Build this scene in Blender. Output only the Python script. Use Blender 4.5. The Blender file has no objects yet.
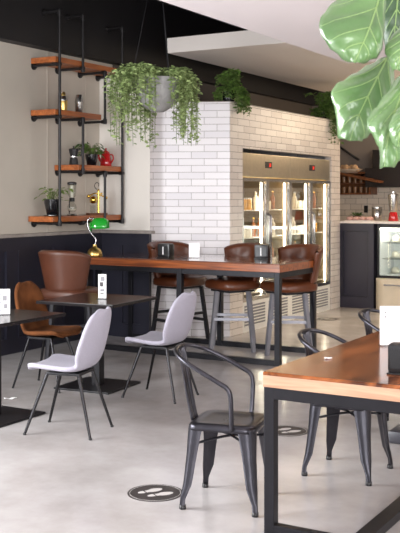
import bpy, bmesh, math, random
from mathutils import Vector, Matrix
random.seed(7)
SC = bpy.context.scene
COL = SC.collection
R = math.radians
PI = math.pi

# ------------------------------------------------------------------ materials
def lin(c):
    return tuple(((x/255.0)/12.92 if x/255.0 <= 0.04045 else ((x/255.0+0.055)/1.055)**2.4) for x in c)

def mat(name, rgb, rough=0.5, metal=0.0, var=0.0, scale=8.0, bump=0.0, bscale=40.0, spec=0.5, stretch=None, coat=0.0, rgb2=None, sheen=0.0):
    m = bpy.data.materials.new(name); m.use_nodes = True
    nt = m.node_tree; b = nt.nodes['Principled BSDF']
    col = lin(rgb)
    b.inputs['Base Color'].default_value = (*col, 1)
    b.inputs['Roughness'].default_value = rough
    b.inputs['Metallic'].default_value = metal
    b.inputs['Specular IOR Level'].default_value = spec
    b.inputs['Coat Weight'].default_value = coat
    b.inputs['Coat Roughness'].default_value = 0.08
    b.inputs['Sheen Weight'].default_value = sheen
    if var > 0 or bump > 0:
        tc = nt.nodes.new('ShaderNodeTexCoord')
        mp = nt.nodes.new('ShaderNodeMapping')
        nt.links.new(tc.outputs['Object'], mp.inputs['Vector'])
        if stretch: mp.inputs['Scale'].default_value = stretch
    if var > 0:
        n = nt.nodes.new('ShaderNodeTexNoise'); n.inputs['Scale'].default_value = scale
        n.inputs['Detail'].default_value = 5
        nt.links.new(mp.outputs['Vector'], n.inputs['Vector'])
        cr = nt.nodes.new('ShaderNodeValToRGB')
        cr.color_ramp.elements[0].position = 0.3; cr.color_ramp.elements[1].position = 0.7
        lo = tuple(max(0, c*(1-var)) for c in col)
        hi = lin(rgb2) if rgb2 else tuple(min(1, c*(1+var)) for c in col)
        cr.color_ramp.elements[0].color = (*lo, 1); cr.color_ramp.elements[1].color = (*hi, 1)
        nt.links.new(n.outputs['Fac'], cr.inputs['Fac'])
        nt.links.new(cr.outputs['Color'], b.inputs['Base Color'])
    if bump > 0:
        n2 = nt.nodes.new('ShaderNodeTexNoise'); n2.inputs['Scale'].default_value = bscale
        n2.inputs['Detail'].default_value = 3
        nt.links.new(mp.outputs['Vector'], n2.inputs['Vector'])
        bp = nt.nodes.new('ShaderNodeBump'); bp.inputs['Strength'].default_value = bump
        bp.inputs['Distance'].default_value = 0.01
        nt.links.new(n2.outputs['Fac'], bp.inputs['Height'])
        nt.links.new(bp.outputs['Normal'], b.inputs['Normal'])
    return m

def emit(name, rgb, s):
    m = bpy.data.materials.new(name); m.use_nodes = True
    b = m.node_tree.nodes['Principled BSDF']
    b.inputs['Base Color'].default_value = (*lin(rgb), 1)
    b.inputs['Emission Color'].default_value = (*lin(rgb), 1)
    b.inputs['Emission Strength'].default_value = s
    return m

def glass(name, tint=(255, 255, 255), refl=0.12, rough=0.02):
    m = bpy.data.materials.new(name); m.use_nodes = True
    nt = m.node_tree; nt.nodes.clear()
    o = nt.nodes.new('ShaderNodeOutputMaterial'); mx = nt.nodes.new('ShaderNodeMixShader')
    t = nt.nodes.new('ShaderNodeBsdfTransparent'); g = nt.nodes.new('ShaderNodeBsdfGlossy')
    t.inputs['Color'].default_value = (*lin(tint), 1); g.inputs['Roughness'].default_value = rough
    f = nt.nodes.new('ShaderNodeLayerWeight'); f.inputs['Blend'].default_value = 0.5
    pw = nt.nodes.new('ShaderNodeMath'); pw.operation = 'POWER'; pw.inputs[1].default_value = 4.0
    nt.links.new(f.outputs['Facing'], pw.inputs[0])
    ad = nt.nodes.new('ShaderNodeMath'); ad.operation = 'MULTIPLY_ADD'; ad.inputs[1].default_value = 0.6; ad.inputs[2].default_value = refl
    nt.links.new(pw.outputs[0], ad.inputs[0]); nt.links.new(ad.outputs[0], mx.inputs['Fac'])
    nt.links.new(t.outputs[0], mx.inputs[1]); nt.links.new(g.outputs[0], mx.inputs[2])
    nt.links.new(mx.outputs[0], o.inputs['Surface'])
    return m

def tile_mat(name, axis, c1, c2, mortar, bw=0.30, rh=0.0795):
    m = bpy.data.materials.new(name); m.use_nodes = True
    nt = m.node_tree; b = nt.nodes['Principled BSDF']
    tc = nt.nodes.new('ShaderNodeTexCoord'); sp = nt.nodes.new('ShaderNodeSeparateXYZ'); cb = nt.nodes.new('ShaderNodeCombineXYZ')
    nt.links.new(tc.outputs['Object'], sp.inputs[0])
    nt.links.new(sp.outputs[axis], cb.inputs['X']); nt.links.new(sp.outputs['Z'], cb.inputs['Y'])
    br = nt.nodes.new('ShaderNodeTexBrick')
    nt.links.new(cb.outputs[0], br.inputs['Vector'])
    br.inputs['Scale'].default_value = 1.0
    br.inputs['Brick Width'].default_value = bw; br.inputs['Row Height'].default_value = rh
    br.inputs['Mortar Size'].default_value = 0.0035; br.inputs['Mortar Smooth'].default_value = 0.2
    br.inputs['Bias'].default_value = 0.0
    br.inputs['Color1'].default_value = (*lin(c1), 1); br.inputs['Color2'].default_value = (*lin(c2), 1)
    br.inputs['Mortar'].default_value = (*lin(mortar), 1)
    nt.links.new(br.outputs['Color'], b.inputs['Base Color'])
    b.inputs['Roughness'].default_value = 0.3
    no = nt.nodes.new('ShaderNodeTexNoise'); no.inputs['Scale'].default_value = 9
    nt.links.new(tc.outputs['Object'], no.inputs['Vector'])
    mh = nt.nodes.new('ShaderNodeMath'); mh.operation = 'MULTIPLY_ADD'
    mh.inputs[1].default_value = -1.2
    nt.links.new(br.outputs['Fac'], mh.inputs[0]); nt.links.new(no.outputs['Fac'], mh.inputs[2])
    bp = nt.nodes.new('ShaderNodeBump'); bp.inputs['Strength'].default_value = 0.5; bp.inputs['Distance'].default_value = 0.008
    nt.links.new(mh.outputs[0], bp.inputs['Height']); nt.links.new(bp.outputs['Normal'], b.inputs['Normal'])
    return m

def wood(name, c1, c2, axis='Y', rough=0.3, coat=0.3, sc=(30, 1.5, 30)):
    """long-grain wood, grain running along local axis with the small scale"""
    m = bpy.data.materials.new(name); m.use_nodes = True
    nt = m.node_tree; b = nt.nodes['Principled BSDF']
    tc = nt.nodes.new('ShaderNodeTexCoord'); mp = nt.nodes.new('ShaderNodeMapping')
    nt.links.new(tc.outputs['Object'], mp.inputs['Vector']); mp.inputs['Scale'].default_value = sc
    n = nt.nodes.new('ShaderNodeTexNoise'); n.inputs['Scale'].default_value = 1.0; n.inputs['Detail'].default_value = 6
    n.inputs['Distortion'].default_value = 0.8
    nt.links.new(mp.outputs['Vector'], n.inputs['Vector'])
    cr = nt.nodes.new('ShaderNodeValToRGB')
    cr.color_ramp.elements[0].position = 0.32; cr.color_ramp.elements[1].position = 0.68
    cr.color_ramp.elements[0].color = (*lin(c1), 1); cr.color_ramp.elements[1].color = (*lin(c2), 1)
    nt.links.new(n.outputs['Fac'], cr.inputs['Fac']); nt.links.new(cr.outputs['Color'], b.inputs['Base Color'])
    b.inputs['Roughness'].default_value = rough
    b.inputs['Coat Weight'].default_value = coat; b.inputs['Coat Roughness'].default_value = 0.1
    return m

M = {}
M['wall'] = mat('wall_plaster', (197, 189, 177), 0.75, var=0.05, scale=1.2, bump=0.08)
M['white_wall'] = mat('white_plaster', (230, 224, 216), 0.7, var=0.03, scale=2, bump=0.06)
M['ceiling'] = mat('ceiling_paint', (232, 224, 226), 0.8, var=0.02, scale=1)
M['ceiling_box'] = mat('dropped_ceiling_paint', (226, 218, 212), 0.8, var=0.02, scale=1)
M['black_paint'] = mat('black_paint', (33, 31, 33), 0.6, var=0.1, scale=3)
M['navy'] = mat('navy_panel_paint', (30, 29, 42), 0.38, var=0.08, scale=4)
M['navy_k'] = mat('navy_counter_paint', (42, 40, 56), 0.42, var=0.05, scale=4)
M['ledge'] = mat('pale_ledge', (150, 142, 136), 0.45, var=0.2, scale=12)
M['tile_x'] = tile_mat('white_wall_tile', 'X', (242, 238, 240), (230, 226, 230), (178, 172, 172))
M['tile_y'] = tile_mat('glazed_wall_tile', 'Y', (240, 232, 224), (222, 212, 204), (160, 148, 138))
M['tile_k'] = tile_mat('kitchen_tile', 'X', (235, 225, 212), (222, 212, 198), (150, 138, 125), bw=0.2, rh=0.1)
M['dark_grey_wall'] = mat('taupe_wall', (128, 118, 110), 0.7, var=0.08, scale=2)
M['shaded_wall'] = mat('shaded_taupe_wall', (92, 84, 78), 0.7, var=0.08, scale=2)  # left wall darkened, with its shade put into the colour
M['pipe'] = mat('black_iron_pipe', (44, 42, 43), 0.42, metal=0.5, var=0.15, scale=30)
M['shelf_wood'] = wood('orange_shelf_wood', (136, 70, 30), (188, 108, 54), rough=0.4, coat=0.15, sc=(25, 2, 25))
M['bar_wood'] = wood('bar_top_wood', (104, 50, 22), (166, 90, 42), rough=0.28, coat=0.3, sc=(2, 30, 30))
M['bar_face'] = wood('bar_top_gloss', (84, 46, 30), (122, 70, 44), rough=0.14, coat=0.9, sc=(2, 22, 22))
M['table_top'] = wood('dining_table_top_wood', (70, 34, 17), (160, 92, 48), rough=0.16, coat=0.1, sc=(9, 1.6, 9))
M['table_edge'] = wood('dining_table_edge_wood', (160, 118, 92), (194, 156, 128), rough=0.5, coat=0.1, sc=(2.5, 25, 25))
M['black_top'] = mat('black_table_laminate', (30, 26, 27), 0.2, var=0.2, scale=10, spec=0.25)
M['black_metal'] = mat('black_steel', (25, 24, 28), 0.4, metal=0.3, var=0.12, scale=15)
M['frame_metal'] = mat('dark_grey_steel', (30, 29, 34), 0.4, metal=0.5, var=0.15, scale=12)
M['gunmetal'] = mat('gunmetal_sheet', (68, 67, 73), 0.3, metal=0.85, var=0.14, scale=14)
M['stool_steel'] = mat('pale_grey_steel', (150, 150, 158), 0.4, metal=0.6, var=0.1, scale=12)
M['stool_dark'] = mat('dark_stool_steel', (52, 51, 55), 0.42, metal=0.5)
M['chrome'] = mat('chrome', (205, 204, 206), 0.16, metal=1.0)
M['chair_leg'] = mat('dark_chrome', (58, 57, 59), 0.22, metal=1.0)
M['lilac'] = mat('pale_lilac_fabric', (162, 158, 171), 0.85, var=0.06, scale=120, bump=0.25, bscale=350, sheen=0.1)
M['suede'] = mat('tan_suede', (104, 62, 34), 0.9, var=0.4, scale=9, bump=0.2, bscale=200, spec=0.2)
M['leather'] = mat('brown_leather', (94, 49, 27), 0.36, var=0.16, scale=9, bump=0.15, bscale=120)
M['leather2'] = mat('tan_brown_leather', (84, 46, 30), 0.42, var=0.1, scale=7, bump=0.12, bscale=120)
M['brass'] = mat('brass', (222, 188, 112), 0.3, metal=1.0)
M['gold'] = mat('polished_gold', (226, 190, 90), 0.18, metal=1.0)
M['steel'] = mat('brushed_steel', (178, 176, 174), 0.25, metal=1.0, var=0.08, scale=20)
M['fridge_steel'] = mat('fridge_header_steel', (196, 186, 166), 0.3, metal=0.9, var=0.06, scale=20)
M['black_plastic'] = mat('black_plastic', (26, 25, 27), 0.35)
M['charcoal'] = mat('charcoal_plastic', (56, 55, 62), 0.35)
M['black_ceramic'] = mat('black_ceramic', (20, 20, 24), 0.12, coat=0.4)
M['concrete_pot'] = mat('grey_concrete', (150, 148, 147), 0.85, var=0.15, scale=8, bump=0.3, bscale=50)
M['soil'] = mat('soil', (48, 38, 30), 0.95, bump=0.5)
M['red_enamel'] = mat('red_enamel', (190, 24, 30), 0.16, coat=0.6)
M['green_glass'] = mat('green_glass', (34, 160, 48), 0.1, coat=0.8)
M['card'] = mat('white_card', (245, 243, 243), 0.5)
M['print'] = mat('grey_print', (140, 138, 142), 0.6)
M['dark_print'] = mat('dark_print', (70, 66, 68), 0.6)
M['smoky'] = mat('smoky_glass', (150, 112, 80), 0.2)
M['acrylic'] = glass('clear_acrylic', (245, 246, 248), 0.08)
M['glass'] = glass('clear_glass', (238, 240, 238), 0.05)
M['door_glass'] = glass('fridge_door_glass', (246, 243, 236), 0.06)
M['leaf'] = mat('ivy_leaf', (116, 142, 80), 0.5, var=0.35, scale=14, rgb2=(186, 204, 140))
M['leaf_dark'] = mat('dark_ivy_leaf', (62, 92, 40), 0.5, var=0.45, scale=14, rgb2=(112, 146, 66))
M['pothos'] = mat('pothos_leaf', (78, 110, 46), 0.4, var=0.4, scale=16, rgb2=(150, 172, 92))
M['stem'] = mat('green_stem', (104, 118, 66), 0.7)
M['fig'] = mat('fiddle_fig_leaf', (74, 112, 62), 0.4, var=0.14, scale=5, bump=0.15, bscale=18, coat=0.5, rgb2=(112, 148, 92))
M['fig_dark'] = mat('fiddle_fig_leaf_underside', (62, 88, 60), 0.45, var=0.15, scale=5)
M['vein'] = mat('fiddle_fig_vein', (144, 174, 112), 0.45)
M['bark'] = mat('fig_bark', (104, 84, 62), 0.9, var=0.2, scale=20)
M['fridge_white'] = mat('fridge_white', (236, 234, 228), 0.4)
M['fridge_back'] = mat('fridge_liner', (128, 112, 84), 0.4, var=0.06, scale=3)
M['led'] = emit('cool_led_strip', (255, 250, 236), 9.0)
M['led_warm'] = emit('warm_led_strip', (255, 206, 96), 5.0)
M['red_led'] = emit('red_digits', (255, 60, 40), 0.7)
M['amber'] = mat('amber_glass', (150, 84, 24), 0.1, coat=0.5)
M['milk'] = mat('milk_white', (238, 232, 218), 0.3)
M['green_bottle'] = mat('olive_glass', (86, 96, 40), 0.1, coat=0.5)
M['yellow_juice'] = mat('yellow_juice', (222, 168, 52), 0.15, coat=0.5)
M['kwood'] = wood('kitchen_shelf_wood', (92, 52, 26), (134, 80, 42), rough=0.5, coat=0.0, sc=(3, 20, 20))
M['bun'] = mat('bread_crust', (196, 160, 124), 0.7, var=0.25, scale=18)
M['pink'] = mat('pink_glaze', (214, 170, 160), 0.5, var=0.2, scale=25)
M['cream'] = mat('cream_panel', (216, 204, 184), 0.35, var=0.05, scale=4)
M['decal'] = mat('dark_floor_decal', (58, 52, 51), 0.45, var=0.12, scale=25)
M['decal_white'] = mat('white_decal_print', (204, 199, 196), 0.45)
M['marble'] = mat('pale_stone', (226, 216, 208), 0.25, var=0.06, scale=8)
M['case_white'] = mat('white_case_liner', (240, 243, 247), 0.4)
M['hood'] = mat('dark_hood', (52, 48, 48), 0.4, metal=0.4)
M['terracotta'] = mat('pale_plant_pot', (200, 196, 190), 0.7, var=0.05)

def floor_mat():
    m = bpy.data.materials.new('polished_concrete'); m.use_nodes = True
    nt = m.node_tree; b = nt.nodes['Principled BSDF']
    tc = nt.nodes.new('ShaderNodeTexCoord')
    n = nt.nodes.new('ShaderNodeTexNoise'); n.inputs['Scale'].default_value = 0.7; n.inputs['Detail'].default_value = 8; n.inputs['Roughness'].default_value = 0.62
    nt.links.new(tc.outputs['Object'], n.inputs['Vector'])
    cr = nt.nodes.new('ShaderNodeValToRGB')
    e = cr.color_ramp.elements
    e[0].position = 0.30; e[0].color = (*lin((150, 143, 139)), 1)
    e[1].position = 0.68; e[1].color = (*lin((207, 203, 203)), 1)
    nt.links.new(n.outputs['Fac'], cr.inputs['Fac'])
    nt.links.new(cr.outputs['Color'], b.inputs['Base Color'])
    n2 = nt.nodes.new('ShaderNodeTexNoise'); n2.inputs['Scale'].default_value = 3.0; n2.inputs['Detail'].default_value = 6
    nt.links.new(tc.outputs['Object'], n2.inputs['Vector'])
    mr = nt.nodes.new('ShaderNodeMapRange'); mr.inputs['To Min'].default_value = 0.13; mr.inputs['To Max'].default_value = 0.25
    nt.links.new(n2.outputs['Fac'], mr.inputs['Value']); nt.links.new(mr.outputs[0], b.inputs['Roughness'])
    b.inputs['Specular IOR Level'].default_value = 0.5
    bp = nt.nodes.new('ShaderNodeBump'); bp.inputs['Strength'].default_value = 0.01
    nt.links.new(n2.outputs['Fac'], bp.inputs['Height']); nt.links.new(bp.outputs['Normal'], b.inputs['Normal'])
    return m
M['floor'] = floor_mat()

# ------------------------------------------------------------------ mesh helper
def catmull(pts, n, closed=False):
    P = [Vector(p) for p in pts]; out = []
    N = len(P); segs = N if closed else N-1
    for i in range(segs):
        if closed: a, b, c, d = P[(i-1) % N], P[i], P[(i+1) % N], P[(i+2) % N]
        else: a, b, c, d = P[max(i-1, 0)], P[i], P[i+1], P[min(i+2, N-1)]
        for k in range(n):
            t = k/n
            out.append(0.5*((2*b)+(c-a)*t+(2*a-5*b+4*c-d)*t*t+(3*b-a-3*c+d)*t**3))
    if not closed: out.append(P[-1].copy())
    return out

class MB:
    def __init__(self): self.bm = bmesh.new()
    def face(self, vs):
        try: return self.bm.faces.new(vs)
        except ValueError: return None
    def box(self, lo, hi, bev=0.0, mx=None):
        x0, y0, z0 = lo; x1, y1, z1 = hi
        t = bmesh.new()
        vs = [t.verts.new(p) for p in [(x0,y0,z0),(x1,y0,z0),(x1,y1,z0),(x0,y1,z0),(x0,y0,z1),(x1,y0,z1),(x1,y1,z1),(x0,y1,z1)]]
        for f in [(0,3,2,1),(4,5,6,7),(0,1,5,4),(1,2,6,5),(2,3,7,6),(3,0,4,7)]: t.faces.new([vs[i] for i in f])
        if bev > 0: bmesh.ops.bevel(t, geom=t.edges[:], offset=bev, segments=2, affect='EDGES', profile=0.6)
        self.merge(t, mx); return self
    def merge(self, t, mx=None):
        mp = {}
        for v in t.verts: mp[v] = self.bm.verts.new(mx @ v.co if mx else v.co)
        for f in t.faces: self.face([mp[v] for v in f.verts])
        t.free()
    def bar(self, a, b, w, h=None, up=(0, 0, 1), w2=None, h2=None):
        """rectangular bar between two points"""
        a = Vector(a); b = Vector(b); h = h or w; w2 = w2 or w; h2 = h2 or h
        d = (b-a).normalized(); u = Vector(up)
        if abs(d.dot(u)) > 0.95: u = Vector((0, 1, 0))
        s = d.cross(u).normalized(); t = s.cross(d).normalized()
        r = []
        for p, ww, hh in ((a, w, h), (b, w2, h2)):
            r.append([self.bm.verts.new(p+s*x*ww/2+t*y*hh/2) for x, y in ((-1,-1),(1,-1),(1,1),(-1,1))])
        for i in range(4): self.face([r[0][i], r[0][(i+1) % 4], r[1][(i+1) % 4], r[1][i]])
        self.face(r[0][::-1]); self.face(r[1]); return self
    def tube(self, pts, r, seg=10, closed=False, cap=True):
        P = [Vector(p) for p in pts]; N = len(P)
        rr = r if isinstance(r, (list, tuple)) else [r]*N
        rings = []; prev = None
        for i in range(N):
            if closed: d = (P[(i+1) % N]-P[i-1])
            else: d = P[min(i+1, N-1)]-P[max(i-1, 0)]
            if d.length < 1e-9: d = Vector((0, 0, 1))
            d.normalize()
            if prev is None:
                u = Vector((0, 0, 1)) if abs(d.z) < 0.9 else Vector((1, 0, 0))
                s = d.cross(u).normalized()
            else:
                s = prev-d*prev.dot(d)
                s = s.normalized() if s.length > 1e-6 else d.orthogonal().normalized()
            prev = s; t = d.cross(s)
            rings.append([self.bm.verts.new(P[i]+(s*math.cos(2*PI*k/seg)+t*math.sin(2*PI*k/seg))*rr[i]) for k in range(seg)])
        m = N if closed else N-1
        for i in range(m):
            A = rings[i]; B = rings[(i+1) % N]
            for k in range(seg): self.face([A[k], A[(k+1) % seg], B[(k+1) % seg], B[k]])
        if cap and not closed: self.face(rings[0][::-1]); self.face(rings[-1])
        return self
    def lathe(self, prof, seg=20, c=(0, 0, 0), mx=None, sx=1, sy=1):
        rings = []
        for r, z in prof:
            if r < 1e-5: rings.append([self.v(c[0], c[1], c[2]+z, mx)])
            else: rings.append([self.v(c[0]+r*sx*math.cos(2*PI*k/seg), c[1]+r*sy*math.sin(2*PI*k/seg), c[2]+z, mx) for k in range(seg)])
        for A, B in zip(rings, rings[1:]):
            for k in range(seg):
                k2 = (k+1) % seg
                if len(A) == 1 and len(B) == 1: continue
                if len(A) == 1: self.face([A[0], B[k2], B[k]])
                elif len(B) == 1: self.face([A[k], A[k2], B[0]])
                else: self.face([A[k], A[k2], B[k2], B[k]])
        if len(rings[0]) > 1: self.face(rings[0][::-1])
        if len(rings[-1]) > 1: self.face(rings[-1])
        return self
    def v(self, x, y, z, mx=None):
        p = Vector((x, y, z)); return self.bm.verts.new(mx @ p if mx else p)
    def prism(self, out, z0, z1, bev=0.0, mx=None):
        t = bmesh.new()
        a = [t.verts.new((x, y, z0)) for x, y in out]; b = [t.verts.new((x, y, z1)) for x, y in out]
        n = len(out)
        t.faces.new(a[::-1]); t.faces.new(b)
        for i in range(n): t.faces.new([a[i], a[(i+1) % n], b[(i+1) % n], b[i]])
        if bev > 0:
            es = [e for e in t.edges if abs(e.verts[0].co.z-e.verts[1].co.z) < 1e-6]
            bmesh.ops.bevel(t, geom=es, offset=bev, segments=3, affect='EDGES', profile=0.6)
        self.merge(t, mx); return self
    def grid(self, rows, mx=None):
        g = [[self.v(*p, mx) for p in r] for r in rows]
        for i in range(len(g)-1):
            for j in range(len(g[0])-1): self.face([g[i][j], g[i][j+1], g[i+1][j+1], g[i+1][j]])
        return self
    def leaf(self, p, d, n, L, W):
        """a folded pointed leaf: 6 verts"""
        d = d.normalized(); s = d.cross(n)
        if s.length < 1e-4: s = d.orthogonal()
        s.normalize(); n = s.cross(d)
        pts = [p, p+d*L*0.35+s*W/2+n*W*0.12, p+d*L*0.75+s*W*0.33+n*W*0.06, p+d*L-n*L*0.08, p+d*L*0.75-s*W*0.33+n*W*0.06, p+d*L*0.35-s*W/2+n*W*0.12]
        v = [self.bm.verts.new(q) for q in pts]
        self.face([v[0], v[1], v[2], v[3]]); self.face([v[0], v[3], v[4], v[5]])
    def build(self, name, material, parent=None, smooth=False, solid=0.0, sub=0, off=0.0, angle=None):
        me = bpy.data.meshes.new(name)
        bmesh.ops.recalc_face_normals(self.bm, faces=self.bm.faces[:])
        self.bm.to_mesh(me); self.bm.free()
        o = bpy.data.objects.new(name, me); COL.objects.link(o)
        me.materials.append(M[material] if isinstance(material, str) else material)
        if smooth:
            me.polygons.foreach_set('use_smooth', [True]*len(me.polygons))
            if angle is not None:
                me.set_sharp_from_angle(angle=R(angle))
        if solid:
            md = o.modifiers.new('thickness', 'SOLIDIFY'); md.thickness = solid; md.offset = off
        if sub:
            md = o.modifiers.new('smooth', 'SUBSURF'); md.levels = sub; md.render_levels = sub
        if parent: o.parent = parent
        return o

def tag(o, label, cat, group=None):
    o['label'] = label; o['category'] = cat
    if group: o['group'] = group
    return o
def thing(name, label, cat, loc, rot=0.0, group=None):
    o = bpy.data.objects.new(name, None); COL.objects.link(o)
    o.empty_display_size = 0.05
    o.location = loc; o.rotation_euler = (0, 0, R(rot))
    return tag(o, label, cat, group)
def struct(o):
    o['kind'] = 'structure'; return o
def dup(src, loc, rot, label, group=None):
    r = src.copy(); COL.objects.link(r); r.location = loc; r.rotation_euler = (0, 0, R(rot)); r['label'] = label
    if group: r['group'] = group
    for ch in list(src.children):
        c = ch.copy(); COL.objects.link(c); c.parent = r
        for g in list(ch.children):
            d = g.copy(); COL.objects.link(d); d.parent = c
    return r

# room axes: s runs along N (across the room), t along D (down the left wall)
AX = -30.0
Nv = Vector((math.cos(R(30)), -math.sin(R(30)), 0)); Dv = Vector((math.sin(R(30)), math.cos(R(30)), 0))
def room(s, t, z=0.0): return Nv*s+Dv*t+Vector((0, 0, z))
def rstruct(name, mb, m, **k):
    o = mb.build(name, m, **k); o.rotation_euler = (0, 0, R(AX)); return struct(o)

# ------------------------------------------------------------------ setting
S_W = -6.64          # left wall plane
T_C = 9.127         # face of the white column at the end of the shelves
b = MB(); b.box((-8, -6, -0.1), (6, 17, 0)); rstruct('floor', b, 'floor')
b = MB(); b.box((S_W-0.15, -6, 0), (S_W, 17, 4.15)); rstruct('wall_left', b, 'wall')
# vertical board joints on the left wall
b = MB()
for t in (7.28, 8.16, 8.86):
    b.box((S_W, t-0.004, 1.24), (S_W+0.004, t+0.004, 3.22))
rstruct('trim_1', b, 'wall')
b = MB(); b.prism([(S_W, T_C), (-5.93, T_C), (-6.12, 9.385), (S_W, 9.385)], 0, 3.05); rstruct('wall_column', b, 'white_wall')
b = MB(); b.box((S_W, 9.39, 2.6), (S_W+0.02, 15.4, 3.215)); rstruct('wall_left_shade', b, 'shaded_wall')  # thin dark panel painting in the shade on the wall above the tiles
# projecting black bulkhead along the top of the left wall
b = MB(); b.box((S_W, -6, 3.215), (S_W+0.14, 17, 4.1)); rstruct('wall_bulkhead', b, 'black_paint')
b = MB(); b.box((S_W, -6, 4.1), (6, 17, 4.2)); rstruct('ceiling', b, 'black_paint')
b = MB(); b.box((-3.32, -2.0, 2.9), (5.5, 8.6, 3.1)); rstruct('ceiling_low', b, 'ceiling')
b = MB(); b.box((-5.88, 9.42, 3.3), (4.5, 15.4, 3.475)); rstruct('ceiling_box', b, 'ceiling_box')
b = MB(); b.box((S_W, 15.4, 0), (6, 15.55, 4.1)); rstruct('wall_back', b, 'dark_grey_wall')
b = MB(); b.box((5.5, 3, 0), (5.65, 17, 4.1)); rstruct('wall_right', b, 'wall')
b = MB(); b.box((S_W+0.02, 15.37, 0.0), (3, 15.4, 1.78)); rstruct('wall_backsplash', b, 'tile_k')
# navy wainscot with raised rails and stiles
b = MB()
b.box((S_W, -3, 0), (S_W+0.03, T_C, 1.2))
b.box((S_W, -3, 1.06), (S_W+0.052, T_C, 1.2)); b.box((S_W, -3, 0), (S_W+0.052, T_C, 0.16))
t = 8.97
while t > -2.5:
    b.box((S_W, t, 0.16), (S_W+0.052, t+0.17, 1.06)); 
    # bead round the recessed panel
    for q in (t-0.012, t-0.59):
        b.box((S_W+0.03, q, 0.16), (S_W+0.062, q+0.012, 1.06))
    t -= 0.76
rstruct('wainscot_wall', b, 'navy', smooth=False)
b = MB()
b.box((S_W+0.05, T_C-0.03, 0), (-5.91, T_C, 1.2))
b.box((-6.42, T_C-0.05, 0), (-5.91, T_C-0.03, 0.16)); b.box((-6.42, T_C-0.05, 1.06), (-5.91, T_C-0.03, 1.2))
b.box((-6.42, T_C-0.05, 0.16), (-6.28, T_C-0.03, 1.06)); b.box((-6.03, T_C-0.05, 0.16), (-5.91, T_C-0.03, 1.06))
rstruct('wainscot_column', b, 'navy')
b = MB()
b.box((S_W, -3, 1.2), (S_W+0.075, T_C, 1.235), 0.006); b.box((S_W, T_C-0.085, 1.2), (-5.86, T_C, 1.235), 0.006)

rstruct('trim_2', b, 'ledge')
# tiled cold-room block: front face with the fridge opening, chamfered left face, top
H_T = 2.72
b = MB()
b.box((-5.3, 9.70, 0), (-5.2, 10.02, H_T)); b.box((-5.3, 10.02, 2.2), (-5.2, 12.79, H_T)); b.box((-5.3, 12.79, 0), (-5.2, 13.12, H_T))
rstruct('wall_tile_front', b, 'tile_y')
b = MB()
a0 = room(-5.2, 9.70); a1 = room(-6.09, 9.315)
L = (a1-a0).length
b.box((-L, 0.0, 0), (0, 0.1, H_T))
o = b.build('wall_tile_side', 'tile_x'); o.location = a0
dv = (a0-a1).normalized(); o.rotation_euler = (0, 0, math.atan2(dv.y, dv.x)); struct(o)
b = MB(); b.prism([(-5.2, 9.70), (-5.2, 13.12), (S_W, 13.12), (S_W, 9.39), (-6.05, 9.39)], H_T, H_T+0.012); rstruct('trim_3', b, 'ledge')
b = MB(); b.box((S_W, 13.06, 0), (-5.3, 13.12, H_T)); rstruct('wall_tile_end', b, 'tile_x')

# ------------------------------------------------------------------ pipe shelf on the left wall
SF = -6.285
def rthing(name, label, cat, s, t, z=0.0, rot=0.0, group=None): return thing(name, label, cat, room(s, t, z), AX+rot, group)
ps = rthing('pipe_shelf', 'wall shelf of black iron pipes with four orange-brown wooden boards above the navy wainscot', 'shelf', S_W, 7.9)
# local: x out of the wall, y along the wall (t-7.9)
def pt(t): return t-7.9
DP = SF-S_W
BOARDS = [(7.875, 9.075, 3.10), (7.87, 8.69, 2.545), (8.27, 9.085, 1.972), (7.83, 9.085, 1.415)]
for (ta, tb, z) in BOARDS:
    b = MB(); b.box((0.012, pt(ta), z-0.058), (DP-0.012, pt(tb), z), 0.004); b.build('shelf_board', 'shelf_wood', ps)
PR = 0.0155
TA, TB, TCc, TD = 7.93, 8.334, 8.743, 9.085
def fitting(b, p, r=0.023, h=0.03, ax='z'):
    p = Vector(p); d = {'x': Vector((1,0,0)), 'y': Vector((0,1,0)), 'z': Vector((0,0,1))}[ax]
    b.tube([p-d*h, p-d*h*0.55, p+d*h*0.55, p+d*h], [r*0.92, r, r, r*0.92], 12)
def pole(t, z0, z1, toparm):
    b = MB()
    b.tube([(DP, pt(t), z0), (DP, pt(t), z1)], PR, 10)
    fitting(b, (DP, pt(t), z0+0.012)); fitting(b, (DP, pt(t), z1-0.012))
    if toparm:
        b.tube([(DP, pt(t), z1), (DP-0.006, pt(t), z1+0.008), (0.14, pt(t), z1+0.008)], PR, 10)
        fitting(b, (DP-0.02, pt(t), z1+0.006), ax='x')
    b.build('vertical_pole', 'pipe', ps, smooth=True, angle=40)
    if toparm:
        f = MB(); f.tube([(0.141, pt(t), z1+0.008), (0.150, pt(t), z1+0.008), (0.152, pt(t), z1+0.008), (0.175, pt(t), z1+0.008)], [0.043, 0.043, 0.026, 0.024], 16)
        f.build('wall_flange', 'pipe', ps, smooth=True, angle=40)
pole(TA, 1.33, 3.575, True); pole(TB, 3.0, 3.59, True); pole(TD, 1.33, 3.575, True)
pole(TB, 1.89, 2.47, False); pole(TCc, 2.46, 3.0, False); pole(TCc, 1.33, 1.89, False)
for (z, ts) in ((3.10, (TA, TB, TCc, TD)), (2.545, (TA, TB, TCc)), (1.972, (TB, TCc, TD)), (1.415, (TA, TB, TCc, TD))):
    for t in ts:
        zz = z-0.058-0.018
        b = MB(); b.tube([(0, pt(t), zz), (DP, pt(t), zz)], PR, 10)
        fitting(b, (DP-0.015, pt(t), zz), ax='x')
        b.build('bracket_pipe', 'pipe', ps, smooth=True, angle=40)
        f = MB(); f.tube([(0.001, pt(t), zz), (0.010, pt(t), zz), (0.012, pt(t), zz), (0.035, pt(t), zz)], [0.043, 0.043, 0.026, 0.024], 16)
        f.build('wall_flange', 'pipe', ps, smooth=True, angle=40)

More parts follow.
